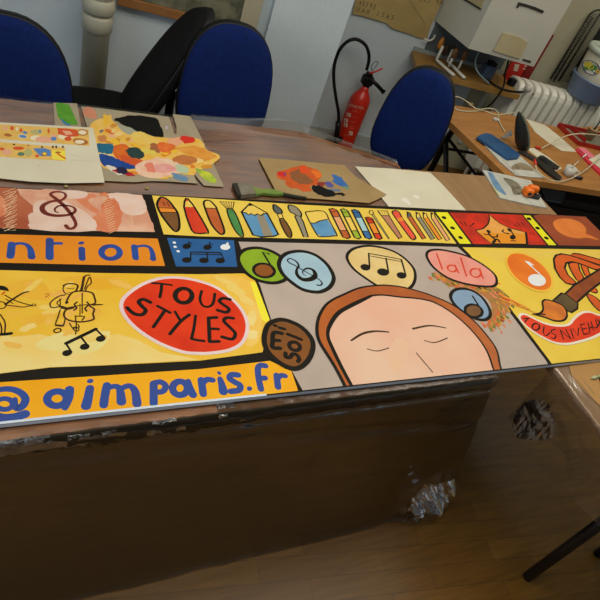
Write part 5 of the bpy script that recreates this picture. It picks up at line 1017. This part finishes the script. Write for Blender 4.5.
# dark panel for the boiler's shade on the wall, and the hand tools hung over the shelf
o = obj('shaded_wall_panel', rbox(MB(), 1.70, 2.24, 3.3865, 3.3985, .724, .889), mat('shaded_wall_slate', (92, 104, 108), .7, (78, 88, 92), 8)); tag(o, 'dull blue grey panel standing in for the boiler shade on the wall above the shelf', 'board')  # dark colour stands in for the boiler's shadow on the wall
def hookthing(label, pts, riser, pegx, kn):
    t = thing('tool_hook', label, 'hook', tuple(P(pts[0][0], pts[0][1], .70)), 0, 'white hooks over the shelf')
    a_, b_ = P(pts[0][0], pts[0][1], .7165), P(pts[1][0], pts[1][1], .7165)
    obj('arm', MB().tube([a_+Vector((0, 0, riser)), a_+Vector((0, 0, .012)), a_, a_*.85+b_*.15, b_], .0085, 10), M_wb, t)
    pg_ = P(pegx[0], pegx[1], .724); obj('peg', MB().tube([pg_, pg_+Vector((0, 0, .05))], .007, 8), M_wb, t)
    t2 = thing('hand_tool', kn, 'tool', tuple(pg_+Vector((0, 0, .05))))
    obj('handle', MB().lathe([(.004, 0), (.013, .006), (.017, .025), (.016, .045), (.010, .058), (.001, .062)], (0, 0, 0), 16), mat('walnut_handle', (96, 62, 28), .5, (120, 80, 36), 20), t2, local=True)
    obj('collar', MB().lathe([(.006, -.002), (.006, .003)], (0, 0, 0), 12), M_wb, t2, local=True)
hookthing('white angled hook on the shelf, nearer the poster', [(436.5, 60), (454, 75.5)], .085, (448.6, 66.6), 'brown wooden tool handle above the hook nearer the poster')
hookthing('white angled hook on the shelf, nearer the boiler corner', [(447.5, 61), (464.5, 78)], .07, (458.2, 68.8), 'brown wooden tool handle above the hook nearer the boiler corner')
for k, (x, y, cc) in enumerate(((440.6, 44, (190, 120, 30)), (445.4, 50.6, (60, 40, 26)), (452, 52, (52, 38, 28)))):
    o = obj('hand_tool', MB().lathe([(.005, 0), (.014, .01), (.016, .04), (.009, .065), (.001, .07)], W(x, y, 3.33)-Vector((0, 0, .03)), 14), mat('dark_handle_%d' % k, cc, .5)); tag(o, ['orange tool handle in the shade under the boiler', 'dark tool handle under the boiler beside the orange one', 'dark tool handle under the boiler farther from the poster'][k], 'tool')
o = obj('curtain_wire_hook', MB().tube([W(424, 38.6, 3.36), W(428.6, 40.6, 3.35), W(433, 39, 3.35), W(435, 35, 3.35)], .0055, 8, sub=4), M_wb); tag(o, 'short white bent hook beside the lower right corner of the poster', 'hook'); o.name = 'bent_hook'
# jug and leads on the shelf
jp = P(484, 77.5, .70); t = thing('storage_tub', 'small blue grey plastic tub with a black lid on the shelf', 'tub', tuple(jp), PHI)
obj('tub', MB().box((0, 0, .042), (.075, .07, .08), .012), mat('blue_tub', (72, 88, 112), .3, (60, 76, 100), 20), t, local=True)
obj('lid', MB().box((0.006, 0, .092), (.05, .05, .018), .005), M_shell, t, local=True)
o = obj('cable', MB().tube([W(508.6, 60, 3.3), W(505.6, 72, 3.28), W(504, 84, 3.10), W(500, 93, 3.08), W(492, 103, 3.12), W(482.4, 112, 3.2), W(479, 122, 3.28)], .0055, 8, sub=5), M_shell); tag(o, 'black cable hanging in front of the shelf edge from under the boiler', 'cable')
o = obj('cable', MB().tube([P(489, 81, .708), P(496, 86, .708), P(504, 89.5, .708), P(514, 91.6, .708), P(523, 91.8, .708)], .006, 8, sub=5), M_shell); tag(o, 'black cable lying along the shelf beside the tub', 'cable')
o = obj('power_adapter', MB().box(P(512, 82, .722), (.05, .04, .042), .008), M_shell); tag(o, 'black power adapter on the end of the shelf by the radiator', 'adapter')
o = obj('tubing', MB().tube([W(479, 52, 3.2), W(475.6, 60, 3.18), W(476, 68, 3.16), W(480, 75, 3.14), P(489.6, 84, .708)], .005, 8, sub=5), mat('clear_blue_tube', (120, 146, 150), .3)); tag(o, 'pale blue tubing curving down onto the shelf from the boiler', 'tubing')
# radiator
t = thing('column_radiator', 'white cast iron column radiator standing behind the desk against the right wall', 'radiator', tuple(R(2.8, 3.22, 0)), PHI)
M_rad = mat('radiator_enamel', (234, 232, 218), .4)
pit = .0605; nf = 18; u0 = 2.275
prot = None; rot = Matrix.Rotation(PHI, 3, 'Z')
def fin_mb():
    mb = MB(); ys_ = [3.15, 3.165, 3.225, 3.285, 3.30]
    ringd = []
    pts = [(3.150, .16), (3.150, .70), (3.156, .728), (3.172, .745), (3.20, .752), (3.26, .752), (3.288, .745), (3.304, .728), (3.310, .70), (3.310, .16), (3.29, .13), (3.17, .13)]
    for uu, s in ((-.0200, .975), (-.0155, 1.0), (.0155, 1.0), (.0200, .975)):
        ringd.append([R(uu, 3.23+(n_-3.23)*s, .44+(z_-.44)*s) for n_, z_ in pts])
    return mb.loops(ringd, smooth=False)
base_f = None
for k in range(nf):
    if base_f is None:
        f_ = obj('fin', fin_mb(), M_rad, None, keep=True); base_me = f_.data; base_f = f_
        me = base_me; inv = (Matrix.Translation(t.location)@Matrix.Rotation(PHI, 4, 'Z')).inverted()
        me.transform(inv); f_.parent = t; f_.location = (u0+.016, 0, 0)
    else:
        f_ = base_f.copy(); C.objects.link(f_); f_.location = (u0+.016+k*pit, 0, 0)
mb = MB()
mb.tube([R(u0+.01, 3.23, .69), R(u0+nf*pit-.02, 3.23, .69)], .02, 10); mb.tube([R(u0+.01, 3.23, .19), R(u0+nf*pit-.02, 3.23, .19)], .02, 10)
obj('header_tube', mb, M_rad, t)
for uu in (u0+.04, u0+1.0):
    for n_ in (3.19, 3.27): obj('foot', MB().tube([R(uu, n_, 0), R(uu, n_, .15)], .012, 8), M_rad, t)
vp = W(529.5, 89.5, 3.12)
vv = obj('valve_knob', MB().lathe([(.001, 0), (.020, .001), (.022, .006), (.022, .026), (.016, .034), (.001, .035)], vp+N*.03, 20, -N), mat('valve_white', (200, 196, 184), .4), t)
obj('valve_stem', MB().tube([W(533, 94, 3.148), W(533, 94, 3.12)], .006, 8), mat('valve_grey', (100, 98, 90), .4, metal=.5), vv)
# wire rack
t = thing('wire_rack', 'tall dark wire mesh rack leaning on the wall behind the radiator', 'rack', tuple(R(2.8, 3.36, .755)), PHI)
M_wire = mat('dark_wire', (38, 36, 30), .45, metal=.4)
mb = MB(); r_ = .004
for n_, u_, z1 in ((3.372, 2.60, 1.16), (3.332, 2.60, 1.16), (3.372, 2.665, 1.20)): mb.tube([R(u_, n_, .756), R(u_, n_, z1)], r_*1.3, 8)
obj('upright', mb, M_wire, t)
mb = MB(); 
for k in range(26): z_ = .77+k*.0155; mb.tube([R(2.60, 3.372, z_), R(2.60, 3.332, z_)], .0022, 6); 
obj('side_rungs', mb, M_wire, t)
mb = MB()
for k in range(44): z_ = .765+k*.0095; mb.tube([R(2.60, 3.376, z_), R(3.05, 3.376, z_)], .0014, 5)
obj('mesh_wires', mb, M_wire, t)
obj('top_rim', MB().tube([R(2.60, 3.372, 1.15), R(2.605, 3.372, 1.175), R(2.63, 3.372, 1.195), R(2.68, 3.372, 1.202), R(3.05, 3.372, 1.202)], r_*1.3, 8, sub=3), M_wire, t)
o = obj('dark_backing', rbox(MB(), 2.74, 3.2, 3.386, 3.398, .80, 1.45), mat('backing_black', (20, 22, 20), .7)); tag(o, 'black panel on the wall behind the wire rack and white bucket', 'panel')
# buckets
bu = R(2.765, 3.20, .7535)
t = thing('plastic_bucket', 'blue grey plastic bucket on top of the radiator holding the white one', 'bucket', tuple(bu), PHI)
obj('bucket', MB().lathe([(.112, 0), (.120, .01), (.142, .115), (.147, .118), (.147, .126), (.136, .126), (.110, .012), (.001, .010)], (0, 0, 0), 40), mat('bucket_blue', (120, 138, 168), .35), t, local=True)
t = thing('plastic_bucket', 'white lidded paint bucket with a fruit picture label, nested in the blue grey bucket', 'bucket', tuple(bu+Vector((0, 0, .02))), PHI)
obj('bucket', MB().lathe([(.100, 0), (.125, .105), (.136, .252), (.001, .252)], (0, 0, 0), 40), mat('bucket_white', (196, 192, 172), .4), t, local=True)
obj('lid', MB().lathe([(.138, .246), (.147, .248), (.149, .262), (.145, .276), (.136, .280), (.130, .272), (.001, .272)], (0, 0, 0), 40), mat('lid_white', (190, 200, 184), .35), t, local=True)
bc = bu
def buck_hit(x, y, r):
    d_ = ray(x, y).normalized(); o_ = CAM-bc; a_ = d_.x**2+d_.y**2; b_ = 2*(o_.x*d_.x+o_.y*d_.y); c_ = o_.x**2+o_.y**2-r*r; D_ = max(0, b_*b_-4*a_*c_)
    return CAM+d_*((-b_-math.sqrt(D_))/(2*a_))
ba = Art(0, 2e-5, lambda x, y, z: buck_hit(x, y, .1375+z)); ba.proj2 = True
for (x, y, rx, ry, cc) in ((591, 67.4, 10, 6.6, (90, 96, 130)), (590.6, 66.4, 8, 5.2, (186, 196, 176)), (589, 65.4, 5.4, 3.6, (206, 190, 70)), (594.6, 69, 4.6, 3.4, (58, 120, 52)), (589.6, 72, 4.6, 1.4, (210, 204, 200)), (586, 68.6, 2.6, 1.8, (70, 130, 60)), (597.6, 71.4, 2.4, 2.4, (196, 150, 40))): ba.ell(x, y, rx, ry, 25, mat('fruit_%d_%d' % (cc[0], cc[1]), cc, .5))
obj('fruit_label', ba, None, t)
